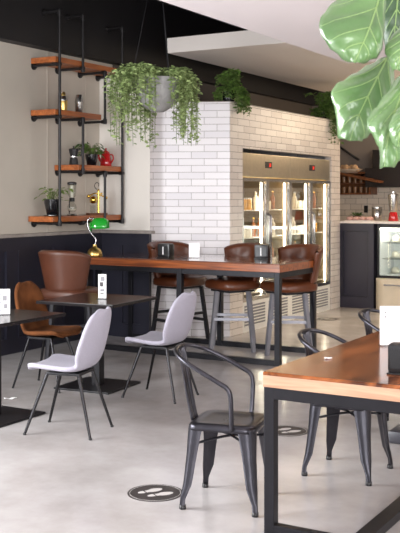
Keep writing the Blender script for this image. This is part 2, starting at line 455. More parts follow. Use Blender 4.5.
# things on the shelves
SM = -6.44
k = rthing('cocktail_shaker', 'brass and steel cocktail shaker on the second shelf board', 'shaker', SM, 8.19, 2.545)
MB().lathe([(0.030, 0), (0.036, 0.004), (0.042, 0.06), (0.045, 0.115), (0.044, 0.12)], 20).build('body', 'brass', k, smooth=True, angle=40)
MB().lathe([(0.044, 0.12), (0.045, 0.125), (0.036, 0.155), (0.024, 0.17), (0.024, 0.172)], 20).build('shoulder', 'steel', k, smooth=True, angle=40)
MB().lathe([(0.024, 0.172), (0.023, 0.195), (0.014, 0.212), (0.010, 0.216)], 20).build('cap', 'brass', k, smooth=True, angle=40)
k = rthing('boston_shaker', 'plain steel tumbler shaker to the right of the brass one', 'shaker', SM, 8.466, 2.545)
MB().lathe([(0.034, 0), (0.037, 0.004), (0.045, 0.12), (0.046, 0.124)], 20).build('lower_tin', 'steel', k, smooth=True, angle=40)
MB().lathe([(0.0465, 0.118), (0.0475, 0.126), (0.034, 0.205), (0.030, 0.21)], 20).build('upper_tin', 'steel', k, smooth=True, angle=40)
k = rthing('moka_pot', 'black moka coffee pot with a steel waistband on the third shelf board', 'coffee pot', SM, 8.37, 1.972, 20)
MB().lathe([(0.052, 0), (0.054, 0.004), (0.044, 0.078), (0.044, 0.08)], 8).build('boiler', 'black_plastic', k)
MB().lathe([(0.046, 0.08), (0.047, 0.082), (0.047, 0.096), (0.044, 0.098)], 16).build('waistband', 'chrome', k, smooth=True, angle=40)
MB().lathe([(0.040, 0.098), (0.042, 0.10), (0.058, 0.175), (0.056, 0.178), (0.0, 0.19)], 8).build('jug', 'black_plastic', k)
MB().tube(catmull([(0.05, 0, 0.165), (0.085, 0, 0.17), (0.088, 0, 0.12), (0.072, 0, 0.1)], 5), 0.008, 8).build('handle', 'black_plastic', k, smooth=True)
MB().lathe([(0.007, 0.188), (0.012, 0.2), (0.004, 0.21)], 10).build('lid_knob', 'black_plastic', k, smooth=True)

def bushy(name, label, s, t, z, pr, ph, spread, up, nleaf, L, seed, lm='pothos', droop=0.0):
    rnd = random.Random(seed)
    k = rthing(name, label, 'plant', s, t, z)
    MB().lathe([(pr*0.62, 0), (pr*0.66, 0.004), (pr*0.95, ph*0.75), (pr, ph), (pr*0.9, ph), (pr*0.86, ph*0.88), (0, ph*0.88)], 20).build('pot', 'black_ceramic', k, smooth=True, angle=40)
    f = MB(); st = MB()
    for i in range(nleaf):
        a = rnd.uniform(0, 2*PI); rr = rnd.uniform(0.15, 1)*spread; h = ph+rnd.uniform(0.02, 1)*up-droop*rr
        tip = Vector((rr*math.cos(a)*0.75, rr*math.sin(a), h))
        st.tube(catmull([(rnd.uniform(-.3, .3)*pr, rnd.uniform(-.3, .3)*pr, ph*0.86), (tip.x*.5, tip.y*.5, ph+up*0.5), tip], 3), 0.0022, 5)
        d = Vector((math.cos(a), math.sin(a), rnd.uniform(-0.9, 0.3)))
        f.leaf(tip, d, Vector((rnd.uniform(-.5, .5), rnd.uniform(-.5, .5), 1)), L*rnd.uniform(.7, 1.2), L*0.72*rnd.uniform(.7, 1.1))
    f.build('foliage', lm, k); st.build('stems', 'stem', k)
    return k
bushy('potted_pothos', 'leafy green plant in a black pot between the moka pot and the red pot', SM, 8.70, 1.972, 0.075, 0.13, 0.17, 0.13, 46, 0.075, 3, 'leaf_dark')
bushy('potted_pothos', 'sparse trailing plant in a glossy black pot at the left end of the lowest board', SM+0.02, 7.98, 1.415, 0.095, 0.17, 0.22, 0.16, 26, 0.07, 9, 'pothos', 0.2)
# saucer
tag(MB().lathe([(0.075, 0), (0.1, 0.008), (0.1, 0.012), (0.07, 0.006)], 20).build('plant_saucer', 'black_ceramic'), 'black saucer under the pot on the lowest shelf board', 'saucer').location = room(SM+0.02, 7.98, 1.4155)
for o in [x for x in COL.objects if x.name.startswith('potted_pothos') and x.location.z < 1.5]: o.location.z += 0.012
k = rthing('coffee_pot', 'glossy red enamel coffee pot at the right end of the third board', 'coffee pot', SM, 8.975, 1.972, 0)
k.scale = (1.15, 1.15, 1.08)
MB().lathe([(0.056, 0), (0.06, 0.006), (0.056, 0.06), (0.042, 0.13), (0.040, 0.138)], 20).build('body', 'red_enamel', k, smooth=True, angle=40)
MB().lathe([(0.042, 0.139), (0.040, 0.147), (0.022, 0.168), (0.008, 0.173), (0.008, 0.18), (0.013, 0.19), (0.006, 0.198)], 20).build('lid', 'red_enamel', k, smooth=True, angle=60)
MB().tube(catmull([(0.04, 0, 0.125), (0.082, 0, 0.122), (0.09, 0, 0.075), (0.058, 0, 0.035)], 5), 0.007, 8).build('handle', 'red_enamel', k, smooth=True)
MB().tube(catmull([(-0.052, 0, 0.05), (-0.078, 0, 0.085), (-0.088, 0, 0.132)], 5), [0.016]*3+[0.012]*4+[0.008]*4, 8).build('spout', 'red_enamel', k, smooth=True)
k = rthing('siphon_brewer', 'tall glass siphon coffee brewer with black collars on the lowest board', 'coffee maker', SM, 8.34, 1.415, -30)
MB().lathe([(0.055, 0), (0.057, 0.006), (0.05, 0.018), (0.03, 0.022)], 20).build('base', 'steel', k, smooth=True, angle=40)
MB().lathe([(0.03, 0.045), (0.048, 0.06), (0.054, 0.09), (0.044, 0.122), (0.024, 0.14), (0.024, 0.155)], 20).build('lower_globe', 'glass', k, smooth=True)
MB().lathe([(0.022, 0.05), (0.046, 0.062), (0.048, 0.078), (0.0, 0.08)], 20).build('white_filling', 'milk', k, smooth=True)
MB().lathe([(0.028, 0.155), (0.03, 0.16), (0.03, 0.19), (0.026, 0.195)], 16).build('collar', 'black_plastic', k, smooth=True, angle=40)
MB().lathe([(0.022, 0.195), (0.04, 0.215), (0.046, 0.25), (0.046, 0.345)], 20).build('upper_cylinder', 'glass', k, smooth=True)
MB().lathe([(0.018, 0.2), (0.018, 0.33), (0, 0.335)], 12).build('inner_tube', 'milk', k, smooth=True, angle=40)
MB().lathe([(0.05, 0.34), (0.052, 0.345), (0.052, 0.362), (0.03, 0.372), (0, 0.374)], 20).build('lid', 'black_plastic', k, smooth=True, angle=40)
MB().tube([(-0.05, 0, 0.01), (-0.075, 0, 0.02), (-0.075, 0, 0.17), (-0.02, 0, 0.175)], 0.006, 8).build('stand_arm', 'black_metal', k, smooth=True, angle=40)
k = rthing('brass_balance_brewer', 'polished gold balance coffee brewer with round knobs at the right of the lowest board', 'coffee maker', SM, 8.80, 1.415, 60)
MB().box((-0.11, -0.055, 0), (0.11, 0.055, 0.022), 0.004).build('wooden_base', 'kwood', k)
MB().tube([(0.02, 0, 0.02), (0.02, 0, 0.27)], 0.013, 12).build('column', 'gold', k, smooth=True, angle=40)
MB().tube(catmull([(-0.1, 0, 0.215), (-0.03, 0, 0.245), (0.02, 0, 0.235), (0.11, 0, 0.2)], 5), 0.008, 8).build('balance_arm', 'gold', k, smooth=True)
for (x, z, r) in ((-0.1, 0.215, 0.022), (0.115, 0.196, 0.02), (0.055, 0.245, 0.014), (0.02, 0.28, 0.016)):
    MB().lathe([(0, -r), (r*.7, -r*.7), (r, 0), (r*.7, r*.7), (0, r)], 14, c=(x, 0, z)).build('knob', 'gold', k, smooth=True)
MB().lathe([(0.012, 0.13), (0.038, 0.14), (0.042, 0.18), (0.03, 0.205), (0.012, 0.215)], 18, c=(-0.045, 0, 0)).build('kettle', 'gold', k, smooth=True)
MB().lathe([(0.03, 0.022), (0.032, 0.03), (0.034, 0.1), (0.036, 0.11)], 18, c=(-0.05, 0, 0)).build('glass_cup', 'glass', k, smooth=True)
MB().tube(catmull([(0.0, 0, 0.29), (-0.03, 0, 0.33), (-0.005, 0, 0.37), (0.025, 0, 0.355), (0.02, 0, 0.325)], 5), 0.004, 7).build('hook', 'black_metal', k, smooth=True)

# ------------------------------------------------------------------ bar table
BA = Vector((0.76, 9.05, 0))       # near right corner
bt = thing('bar_table', 'long high bar table with thick glossy wooden top on a black steel frame', 'table', BA, AX)
BL, BD, BZ = 2.34, 0.915, 0.98      # local x from -BL to 0, y from 0 to BD
MB().box((-BL, 0, BZ-0.012), (0, BD, BZ), 0.003).build('top_surface', 'bar_face', bt)
MB().box((-BL, 0.001, BZ-0.082), (-0.001, BD-0.001, BZ-0.012), 0.003).build('tabletop', 'bar_wood', bt)
w = 0.055
def blg(x, y):
    MB().box((x-w/2, y-w/2, 0.0), (x+w/2, y+w/2, BZ-0.082), 0.003).build('leg', 'frame_metal', bt)
for x in (-0.035, -1.13, -BL+0.04):
    for y in (0.035, BD-0.035): blg(x, y)
def brail(a, c, name='rail'): MB().box(a, c, 0.003).build(name, 'frame_metal', bt)
for y in (0.035, BD-0.035):
    brail((-BL+0.07, y-w/2+.002, BZ-0.137), (-1.16, y+w/2-.002, BZ-0.083)); brail((-1.10, y-w/2+.002, BZ-0.137), (-0.065, y+w/2-.002, BZ-0.083))
    brail((-BL+0.07, y-w/2+.002, 0.001), (-1.16, y+w/2-.002, 0.055), 'floor_rail'); brail((-1.10, y-w/2+.002, 0.001), (-0.065, y+w/2-.002, 0.055), 'floor_rail')
for x in (-0.035, -BL+0.04):
    brail((x-w/2+.002, 0.065, BZ-0.137), (x+w/2-.002, BD-0.065, BZ-0.083), 'end_rail')

# black napkin dispensers
def napkin(loc, rot, label, sc=1.0):
    k = thing('napkin_dispenser', label, 'napkin holder', loc, rot, None)
    MB().box((-0.075*sc, -0.055*sc, 0.006), (0.075*sc, 0.055*sc, 0.15*sc), 0.018*sc).build('housing', 'black_plastic', k, smooth=True, angle=50)
    MB().box((-0.078*sc, -0.06*sc, 0), (0.078*sc, 0.06*sc, 0.008), 0.003).build('base_plate', 'black_plastic', k)
    MB().box((-0.058*sc, -0.057*sc, 0.03*sc), (0.058*sc, -0.0545*sc, 0.125*sc), 0.001).build('face_plate', 'black_plastic', k)
    MB().box((-0.006*sc, -0.0595*sc, 0.035*sc), (0.006*sc, -0.0565*sc, 0.118*sc), 0.001).build('napkin_slot', 'card', k)
    return k
n1 = napkin((-0.36, 10.02, BZ), -30, 'black napkin dispenser with a white slot on the left half of the bar table')
n2 = dup(n1, (0.645, 9.83, BZ), -20, 'black napkin dispenser on the bar table in front of the tufted stools')
# white menu stand on bar table
def menu_stand(loc, rot, label, w, h, marks=True):
    k = thing('menu_stand', label, 'menu card', loc, rot)
    MB().box((-w/2, -0.03, 0), (w/2, 0.03, 0.005), 0.001).build('acrylic_foot', 'acrylic', k)
    MB().box((-w/2, -0.003, 0.005), (w/2, 0.003, h), 0.001).build('card', 'card', k)
    return k
menu_stand((-0.06, 9.98, BZ), -10, 'blank white upright card on the bar table', 0.115, 0.155)
k = thing('reading_glasses', 'folded thin black spectacles lying on the bar table beside the white card', 'glasses', (-0.19, 9.78, BZ), -15)
for sx in (-1, 1):
    pts = [(sx*0.034+0.024*math.cos(a), -0.0, 0.02+0.018*math.sin(a)) for a in [i*2*PI/14 for i in range(14)]]
    MB().tube(pts, 0.0022, 6, closed=True).build('rim', 'black_plastic', k, smooth=True)
    MB().tube([(sx*0.058, 0, 0.022), (sx*0.056, 0.02, 0.018), (-sx*0.04, 0.035+0.006*sx, 0.004)], 0.002, 6).build('temple_arm', 'black_plastic', k, smooth=True)
MB().tube(catmull([(-0.011, 0, 0.024), (0, 0, 0.028), (0.011, 0, 0.024)], 4), 0.0018, 6).build('bridge', 'black_plastic', k, smooth=True)

# bankers lamp
k = thing('bankers_lamp', 'brass desk lamp with green glass shade on the left end of the bar table', 'lamp', (-1.14, 10.28, BZ), -5)
MB().lathe([(0.082, 0), (0.086, 0.008), (0.084, 0.03), (0.076, 0.055), (0.058, 0.078), (0.032, 0.092), (0.024, 0.1), (0.022, 0.125), (0.0, 0.128)], 24).build('base', 'brass', k, smooth=True, angle=50)
MB().tube(catmull([(0, 0, 0.11), (0.012, 0, 0.18), (-0.04, 0, 0.25), (-0.075, 0, 0.32), (-0.07, 0, 0.40), (0.0, 0, 0.405)], 6), 0.007, 10).build('arm', 'chrome', k, smooth=True)
sh = MB(); rows = []
for i in range(13):
    x = -0.03+0.18*i/12
    e = 0.08*(1-max(0, (abs(i-6)/6))**4*0.3)
    rows.append([(x, e*0.95*math.cos(a), 0.315+e*1.25*math.sin(a)) for a in [R(-10)+R(200)*j/14 for j in range(15)]])
sh.grid(rows); sh.build('lamp_shade', 'green_glass', k, smooth=True, solid=0.004)
MB().lathe([(0, 0), (0.05, 0.002), (0.058, 0.006), (0.05, 0.016), (0, 0.03)], 16, mx=Matrix.Translation((-0.03, 0, 0.322)) @ Matrix.Rotation(R(-90), 4, 'Y')).build('end_cap', 'green_glass', k, smooth=True)
MB().tube([(0.0, 0, 0.39), (0.0, 0, 0.405), (0.0, 0, 0.425)], [0.008, 0.008, 0.004], 8).build('finial', 'brass', k, smooth=True)

# ------------------------------------------------------------------ bar stools (face +x)
def make_stool(label, leather, legm, loc, rot, tufted=True, fr=0.0, yb=1.2, ox=-0.075):
    k = thing('bar_stool', label, 'bar stool', loc, rot)
    SH = 0.70
    out = []
    for i in range(32):
        a = 2*PI*i/32; c, s = math.cos(a), math.sin(a); e = 2/3.6
        out.append((0.25*abs(c)**e*(1 if c > 0 else -1), 0.27*abs(s)**e*(1 if s > 0 else -1)))
    bb = MB(); t = bmesh.new()
    rings = []
    for sc, z in ((0.9, SH-0.055), (0.985, SH-0.045), (1.0, SH-0.02), (0.99, SH+0.012), (0.93, SH+0.035), (0.75, SH+0.046), (0.4, SH+0.05)):
        rings.append([bb.v(x*sc, y*sc, z) for x, y in out])
    for A, B in zip(rings, rings[1:]):
        for i in range(32): bb.face([A[i], A[(i+1) % 32], B[(i+1) % 32], B[i]])
    bb.face(rings[0][::-1]); bb.face(rings[-1])
    bb.build('seat', leather, k, smooth=True)
    RF = Matrix.Rotation(R(fr-rot), 3, 'Z')
    # wrapped backrest
    br = MB(); rows = []; NA, NZ = 36, 14
    def P(i, j, off):
        f = j/NZ; a = R(180)+R(-80+160*i/NA)
        edge = abs(i/NA-0.5)*2
        top = 1.10-0.05*edge**3
        z = (SH+0.03)+(top-SH-0.03)*f
        r = 0.195+0.072*f+off
        if off < 0 and tufted:
            q = math.cos(i/NA*PI*7)*math.cos((f-0.1)*PI*3)
            r += 0.012*q*math.sin(PI*f)
        return (r*math.cos(a)*1.0+ox, r*math.sin(a)*yb, z)
    inner = [[P(i, j, -0.032) for i in range(NA+1)] for j in range(NZ+1)]
    outer = [[P(i, j, 0.02) for i in range(NA+1)] for j in range(NZ+1)]
    gi = [[br.v(*p) for p in r] for r in inner]; go = [[br.v(*p) for p in r] for r in outer]
    for g, flip in ((gi, 1), (go, 0)):
        for j in range(NZ):
            for i in range(NA):
                q = [g[j][i], g[j][i+1], g[j+1][i+1], g[j+1][i]]; br.face(q if flip else q[::-1])
    def rim(a, c, up):
        m = [br.v(*(((Vector(x.co)+Vector(y.co))/2)+up)) for x, y in zip(a, c)]
        for q in range(len(a)-1):
            br.face([a[q], a[q+1], m[q+1], m[q]]); br.face([m[q], m[q+1], c[q+1], c[q]])
    rim(gi[NZ], go[NZ], Vector((0, 0, 0.02))); rim(gi[0], go[0], Vector((0, 0, -0.01)))
    rim([r[0] for r in gi], [r[0] for r in go], Vector((0.015, 0, 0))); rim([r[-1] for r in gi], [r[-1] for r in go], Vector((0.015, 0, 0)))
    bmesh.ops.remove_doubles(br.bm, verts=br.bm.verts[:], dist=0.0005)
    br.build('backrest', leather, k, smooth=True)
    MB().box((-0.17, -0.17, SH-0.085), (0.17, 0.17, SH-0.056), 0.004).build('seat_plate', 'stool_dark', k)
    zt = SH-0.07
    foot = {}
    for sx in (-1, 1):
        for sy in (-1, 1):
            a = RF @ Vector((sx*0.165, sy*0.165, zt)); c = RF @ Vector((sx*0.225, sy*0.225, 0.0)); foot[(sx, sy)] = (a, c)
            MB().bar(a, c, 0.042, 0.028, up=(0, 1, 0)).build('leg', legm, k)
    def at(kx, z):
        a, c = foot[kx]; f = (a.z-z)/a.z; return a+(c-a)*f
    for (p, q, z) in (((1, -1), (1, 1), 0.26), ((-1, -1), (-1, 1), 0.26), ((-1, -1), (1, -1), 0.34), ((-1, 1), (1, 1), 0.34)):
        MB().bar(at(p, z), at(q, z), 0.024, 0.03).build('foot_rail', legm, k)
    return k
make_stool('tufted brown leather bar stool with pale grey legs, third from the right wall of tiles, beside the white card', 'leather', 'stool_steel', (0.35, 10.14, 0), -146, True, -4)
st0 = [o for o in COL.objects if o.name == 'bar_stool'][0]
st0['label'] = 'tufted brown leather stool with pale grey legs behind the middle of the bar table'
dup(st0, (0.925, 9.92, 0), -146, 'tufted brown leather stool at the right-hand end of the bar table near the fridge')
make_stool('dark brown bar stool with black legs behind the bar table by the white tiles', 'leather', 'stool_dark', (-0.22, 10.55, 0), -40, True, 42)
make_stool('smooth tan-brown leather stool seen from behind at the left end of the bar table', 'leather2', 'stool_dark', (-1.255, 9.2, 0), 64, False, 10, 1.03, -0.03)

# ------------------------------------------------------------------ shell chairs (face +x)
def make_shell(name, label, fabric, legm, loc, rot):
    k = thing(name, label, 'chair', loc, rot)
    prof = catmull([(0.235, 0, 0.438), (0.20, 0, 0.462), (0.08, 0, 0.455), (-0.06, 0, 0.447), (-0.15, 0, 0.468), (-0.205, 0, 0.54), (-0.235, 0, 0.65), (-0.26, 0, 0.77), (-0.278, 0, 0.855)], 5)
    n = len(prof); W = []
    NA = 16; rows = []
    for i, p in enumerate(prof):
        f = i/(n-1)
        hw = 0.215-0.028*math.exp(-((f-0.52)/0.10)**2)
        if f < 0.16: hw *= math.sqrt(max(0.0, 1-((0.16-f)/0.165)**2))*0.45+0.55
        if f > 0.72: hw *= max(0.05, 1-((f-0.72)/0.285)**2.3)**0.5*0.88+0.10
        back = min(1, max(0, (f-0.42)/0.2))
        row = []
        for j in range(NA+1):
            u = -1+2*j/NA
            x = p.x+back*0.075*u*u*(1-0.5*max(0, (f-.7)/.3)); z = p.z+(1-back)*0.022*u**4+back*0.0
            row.append((x, hw*u, z))
        rows.append(row)
    MB().grid(rows).build('shell', fabric, k, smooth=True, solid=0.034, sub=1)
    MB().box((-0.13, -0.13, 0.405), (0.12, 0.13, 0.424), 0.006).build('seat_bracket', 'black_metal', k)
    for sx, sy, fx in ((1, 1, 0.25), (1, -1, 0.25), (-1, 1, -0.235), (-1, -1, -0.235)):
        MB().tube([(sx*0.115, sy*0.115, 0.415), (fx, sy*0.19, 0.004)], [0.013, 0.009], 10).build('leg', legm, k, smooth=True, angle=40)
        MB().tube([(fx, sy*0.19, 0.0), (fx, sy*0.19, 0.012)], 0.0115, 10).build('foot_cap', 'black_plastic', k, smooth=True, angle=40)
    return k
g1 = make_shell('upholstered_chair', 'pale lilac-grey shell chair in front, facing the table at the left edge', 'lilac', 'chair_leg', (-0.90, 6.58, 0), 163)
dup(g1, (-0.315, 7.72, 0), 152, 'pale lilac-grey shell chair standing behind the metal armchair')
make_shell('upholstered_chair', 'tan suede shell chair between the two black square tables', 'suede', 'chair_leg', (-1.30, 8.12, 0), -26).scale = (0.97, 0.97, 1.03)

# ------------------------------------------------------------------ black square pedestal tables
def make_sq(label, loc, rot, tz):
    k = thing('square_table', label, 'table', loc, rot)
    MB().box((-0.375, -0.375, tz-0.026), (0.375, 0.375, tz), 0.004).build('tabletop', 'black_top', k)
    MB().box((-0.2, -0.2, tz-0.05), (0.2, 0.2, tz-0.027), 0.003).build('top_bracket', 'black_metal', k)
    MB().box((-0.04, -0.04, 0.016), (0.04, 0.04, tz-0.05), 0.004).build('pedestal', 'black_metal', k)
    MB().box((-0.27, -0.27, 0.0), (0.27, 0.27, 0.016), 0.004).build('base_plate', 'black_metal', k)
    return k
make_sq('black square pedestal table cut off by the left edge', (-1.52, 7.0, 0), AX, 0.75)
make_sq('black square pedestal table between the tan chair and the lilac-grey chairs', (-0.875, 8.14, 0), -26, 0.75)

def printed_card(loc, rot, label, w, h, marks, tilt=0.0):
    k = thing('menu_stand', label, 'menu card', loc, rot)
    MB().box((-w/2-0.006, -0.04, 0), (w/2+0.006, 0.04, 0.006), 0.001).build('acrylic_foot', 'acrylic', k)
    MB().box((-w/2, -0.002, 0.006), (w/2, 0.002, h), 0.0005).build('card', 'card', k)
    for m_, (x0, z0, x1, z1) in marks:
        MB().box((x0*w-w/2, -0.0032, z0*h), (x1*w-w/2, -0.0021, z1*h)).build('printed_mark', m_, k)
    return k
mk = [('dark_print', (0.48, 0.16+0.155*i, 0.55, 0.19+0.155*i)) for i in range(5)]+[('print', (0.68, 0.24, 0.86, 0.42)), ('print', (0.62, 0.54, 0.84, 0.74))]
mk += [('dark_print', (0.08, 0.16+0.155*i, 0.38, 0.185+0.155*i)) for i in range(5)]
printed_card((-1.475, 7.02, 0.75), 8, 'white menu card with a column of dots on the left edge table', 0.14, 0.19, mk)
mk = [('dark_print', (0.2, 0.5, 0.62, 0.68)), ('print', (0.3, 0.72, 0.8, 0.9)), ('dark_print', (0.25, 0.2, 0.7, 0.24)), ('print', (0.25, 0.3, 0.75, 0.4))]
printed_card((-0.835, 8.12, 0.75), -8, 'small white menu card on the black table behind the front lilac chair', 0.07, 0.21, mk)
# paper scrap
b = MB(); b.grid([[(-0.05+0.02*i, -0.012+0.012*j, 0.004+0.006*math.sin(i*1.7+j)) for i in range(6)] for j in range(3)])
o = b.build('paper_scrap', 'card', solid=0.002, smooth=True); o.location = (-1.52, 7.62, 0.002); o.rotation_euler = (0, 0, R(15)); tag(o, 'thin white paper scrap on the floor under the left edge table', 'paper')

# ------------------------------------------------------------------ large dining table on the right
TA0 = Vector((0.301, 4.575, 0))
dt = thing('dining_table', 'large wooden dining table with thick pale edge and steel frame at the right', 'table', TA0, AX-0.5)
TL, TW, TZ = 2.95, 0.92, 0.78
MB().box((0, 0, TZ-0.018), (TW, TL, TZ), 0.006).build('top_surface', 'table_top', dt)
MB().box((0.001, 0.001, TZ-0.074), (TW-0.001, TL-0.001, TZ-0.016), 0.003).build('tabletop', 'table_edge', dt)
lw = 0.052
for x in (0.005+lw/2, TW-0.005-lw/2):
    for y in (0.005+lw/2, TL-0.005-lw/2):
        MB().box((x-lw/2, y-lw/2, 0), (x+lw/2, y+lw/2, TZ-0.074), 0.003).build('leg', 'frame_metal', dt)
for y in (0.005+lw/2, TL-0.005-lw/2):
    MB().box((0.05, y-lw/2+.001, TZ-0.13), (TW-0.05, y+lw/2-.001, TZ-0.0745), 0.003).build('end_rail', 'frame_metal', dt)
    MB().box((0.05, y-lw/2+.001, 0.001), (TW-0.05, y+lw/2-.001, 0.046), 0.003).build('floor_rail', 'frame_metal', dt)
for x in (0.005+lw/2, TW-0.005-lw/2):
    MB().box((x-lw/2+.001, 0.05, TZ-0.115), (x+lw/2-.001, TL-0.05, TZ-0.0745), 0.003).build('side_rail', 'frame_metal', dt)
MB().box((0.43, 0.05, 0.001), (0.51, TL-0.05, 0.046), 0.003).build('centre_stretcher', 'frame_metal', dt)

kn = napkin((0.972, 4.52, TZ), -22, 'dark napkin dispenser on the near corner of the large wooden table', 0.95)
for c in list(kn.children):
    if c.name.startswith('napkin_slot'): bpy.data.objects.remove(c)
k = thing('sign_holder', 'large white upright sign panel on the wooden dining table', 'sign', (1.09, 5.36, TZ), 2)
MB().box((-0.075, -0.04, 0), (0.09, 0.04, 0.006), 0.001).build('acrylic_foot', 'acrylic', k)
MB().box((-0.075, -0.006, 0.006), (0.09, 0.006, 0.225), 0.002).build('panel', 'card', k)
for z in (0.19, 0.165): MB().lathe([(0.005, 0), (0.005, 0.001)], 10, mx=Matrix.Translation((-0.045, -0.0062, z)) @ Matrix.Rotation(R(90), 4, 'X')).build('grey_dot', 'print', k)
b = MB(); b.grid([[(-0.02+0.01*i, -0.01+0.01*j, 0.002+0.003*math.sin(i*2+j*3)) for i in range(5)] for j in range(3)])
o = b.build('paper_crumb', 'card', solid=0.003, smooth=True); o.location = (0.665, 4.93, TZ+0.003); tag(o, 'small crumpled white paper on the wooden dining table top', 'paper')

# ------------------------------------------------------------------ metal armchairs (face +x)
def make_metal(label, loc, rot):
    k = thing('metal_armchair', label, 'chair', loc, rot)
    def rrect(h, r, n=6):
        pts = []
        for cx, cy, a0 in ((h-r, h-r, 0), (-h+r, h-r, 90), (-h+r, -h+r, 180), (h-r, -h+r, 270)):
            for i in range(n+1):
                a = R(a0+90*i/n); pts.append((cx+r*math.cos(a), cy+r*math.sin(a)))
        return pts
    s = MB(); rings = []
    for h, z in ((0.183, 0.408), (0.180, 0.428), (0.174, 0.437), (0.160, 0.443), (0.12, 0.436), (0.06, 0.433)):
        rings.append([s.v(x, y, z) for x, y in rrect(h, 0.06*h/0.19)])
    n = len(rings[0])
    for A, B in zip(rings, rings[1:]):
        for i in range(n): s.face([A[i], A[(i+1) % n], B[(i+1) % n], B[i]])
    s.face(rings[-1])
    s.build('seat', 'gunmetal', k, smooth=True, solid=0.004, angle=50)
    hl = MB()
    for i in range(9):
        a = 2*PI*i/8; r = 0.0 if i == 8 else 0.03
        hl.lathe([(0.004, 0.4345), (0.004, 0.436)], 8, c=(r*math.cos(a), r*math.sin(a), 0))
    hl.build('drain_holes', 'black_plastic', k)
    for sx in (-1, 1):
        for sy in (-1, 1):
            L = MB(); secs = []
            for (z, q, wd, dp) in ((0.428, 0.156, 0.056, 0.036), (0.38, 0.162, 0.052, 0.034), (0.28, 0.172, 0.041, 0.028), (0.17, 0.184, 0.035, 0.025), (0.13, 0.189, 0.033, 0.024), (0.09, 0.199, 0.024, 0.02), (0.055, 0.207, 0.0165, 0.0165), (0.018, 0.210, 0.0165, 0.0165)):
                ring = []
                q = q-0.014; c = Vector((sx*q, sy*q, z)); rad = Vector((sx, sy, 0)).normalized(); tan = Vector((-sy, sx, 0)).normalized()
                for i in range(12):
                    a = 2*PI*i/12; ca, sa = math.cos(a), math.sin(a)
                    # pressed sheet section: two flat flanges meeting in a soft outer ridge
                    out = dp*(sa if sa > 0 else 0.25*sa) - 0.35*dp*abs(ca)
                    ring.append(L.bm.verts.new(c+tan*wd*ca+rad*out))
                secs.append(ring)
            for A, B in zip(secs, secs[1:]):
                for i in range(12): L.face([A[i], A[(i+1) % 12], B[(i+1) % 12], B[i]])
            L.face(secs[0]); L.face(secs[-1][::-1])
            lo = L.build('leg', 'gunmetal', k, smooth=True, angle=55)
            MB().lathe([(0.0165, 0), (0.0185, 0.003), (0.0175, 0.022), (0.012, 0.024)], 12, c=(sx*0.1945, sy*0.1945, 0)).build('rubber_foot', 'black_plastic', lo, smooth=True)
    for a, c in (((0.15, 0.15, 0.33), (-0.15, -0.15, 0.33)), ((0.15, -0.15, 0.337), (-0.15, 0.15, 0.337))):
        MB().tube(catmull([a, ((a[0]+c[0])/2, (a[1]+c[1])/2, a[2]+0.02), c], 6), 0.007, 8).build('cross_brace', 'gunmetal', k, smooth=True)
    half = [(0.07, -0.193, 0.425), (0.072, -0.21, 0.50), (0.072, -0.222, 0.60), (0.055, -0.225, 0.645), (0.01, -0.225, 0.672), (-0.10, -0.220, 0.728), (-0.20, -0.19, 0.775), (-0.262, -0.11, 0.802), (-0.283, 0, 0.81)]
    path = half+[(x, -y, z) for x, y, z in half[-2::-1]]
    MB().tube(catmull(path, 5), 0.0125, 12).build('arm_hoop', 'gunmetal', k, smooth=True)
    sp = MB(); rows = []
    c = catmull([(-0.182, 0, 0.405), (-0.20, 0, 0.45), (-0.225, 0, 0.55), (-0.255, 0, 0.70), (-0.283, 0, 0.812)], 5)
    for i, p in enumerate(c):
        f = i/(len(c)-1); hw = 0.044+0.012*f
        row = []
        for j in range(17):
            u = -1+2*j/16
            row.append((p.x+0.008*math.cos(u*PI*3)*(1 if 0.08 < f < 0.95 else 0)+0.02*u*u*f, hw*u, p.z))
        rows.append(row)
    sp.grid(rows).build('back_splat', 'gunmetal', k, smooth=True, solid=0.004)
    return k
m1 = make_metal('gunmetal metal armchair in the open foreground left of the wooden dining table', (0.155, 5.06, 0), -18)
dup(m1, (0.872, 5.60, 0), -29, 'gunmetal metal armchair pushed under the wooden dining table, behind its front frame')
dup(m1, (1.40, 6.62, 0), -35, 'gunmetal metal armchair partly hidden behind the white sign')
o = MB().box((-0.10, -0.12, 0), (0.10, 0.12, 0.085), 0.025).build('floor_box', 'charcoal', smooth=True, angle=50)
o.location = (1.375, 6.3, 0.0); o.rotation_euler = (0, 0, R(AX)); tag(o, 'dark grey rounded box on the floor at the right edge of the photo', 'box')

# ------------------------------------------------------------------ floor stickers
def sticker(loc, rot, label):
    k = thing('floor_sticker', label, 'floor sticker', loc, rot)
    MB().lathe([(0.152, 0), (0.152, 0.0022), (0, 0.0022)], 48).build('disc', 'decal', k)
    rg = MB(); rows = []
    for r in (0.138, 0.1405):
        rows.append([(r*math.cos(2*PI*i/64), r*math.sin(2*PI*i/64), 0.0027) for i in range(65)])
    rg.grid(rows).build('ring_print', 'decal_white', k, solid=0.0006)
    for sgn in (-1, 1):
        ft = MB()
        sole = []
        for i in range(40):
            a = 2*PI*i/40; y = math.cos(a)
            wdt = 0.026-0.009*math.exp(-((y+0.2)/0.35)**2)
            sole.append((wdt*math.sin(a)*(1.15 if y > 0 else 0.95)+0.004*sgn*y, 0.075*y))
        # sole and heel
        fs = [p for p in sole]
        ft.prism(fs, 0.0022, 0.0032)
        o = ft.build('shoe_print', 'decal_white', k); o.location = (0.04*sgn, 0.012*sgn, 0)
        gp = MB().box((-0.036, -0.0035, 0.0033), (0.036, 0.0035, 0.0036)).build('sole_gap', 'decal', o); gp.location = (0, -0.032, 0)
    return k
s1 = sticker((-0.245, 5.2, 0), -62, 'round dark floor sticker with white shoe prints beside the front metal armchair')
dup(s1, (0.60, 6.58, 0), -62, 'round dark floor sticker seen through the dining table frame')
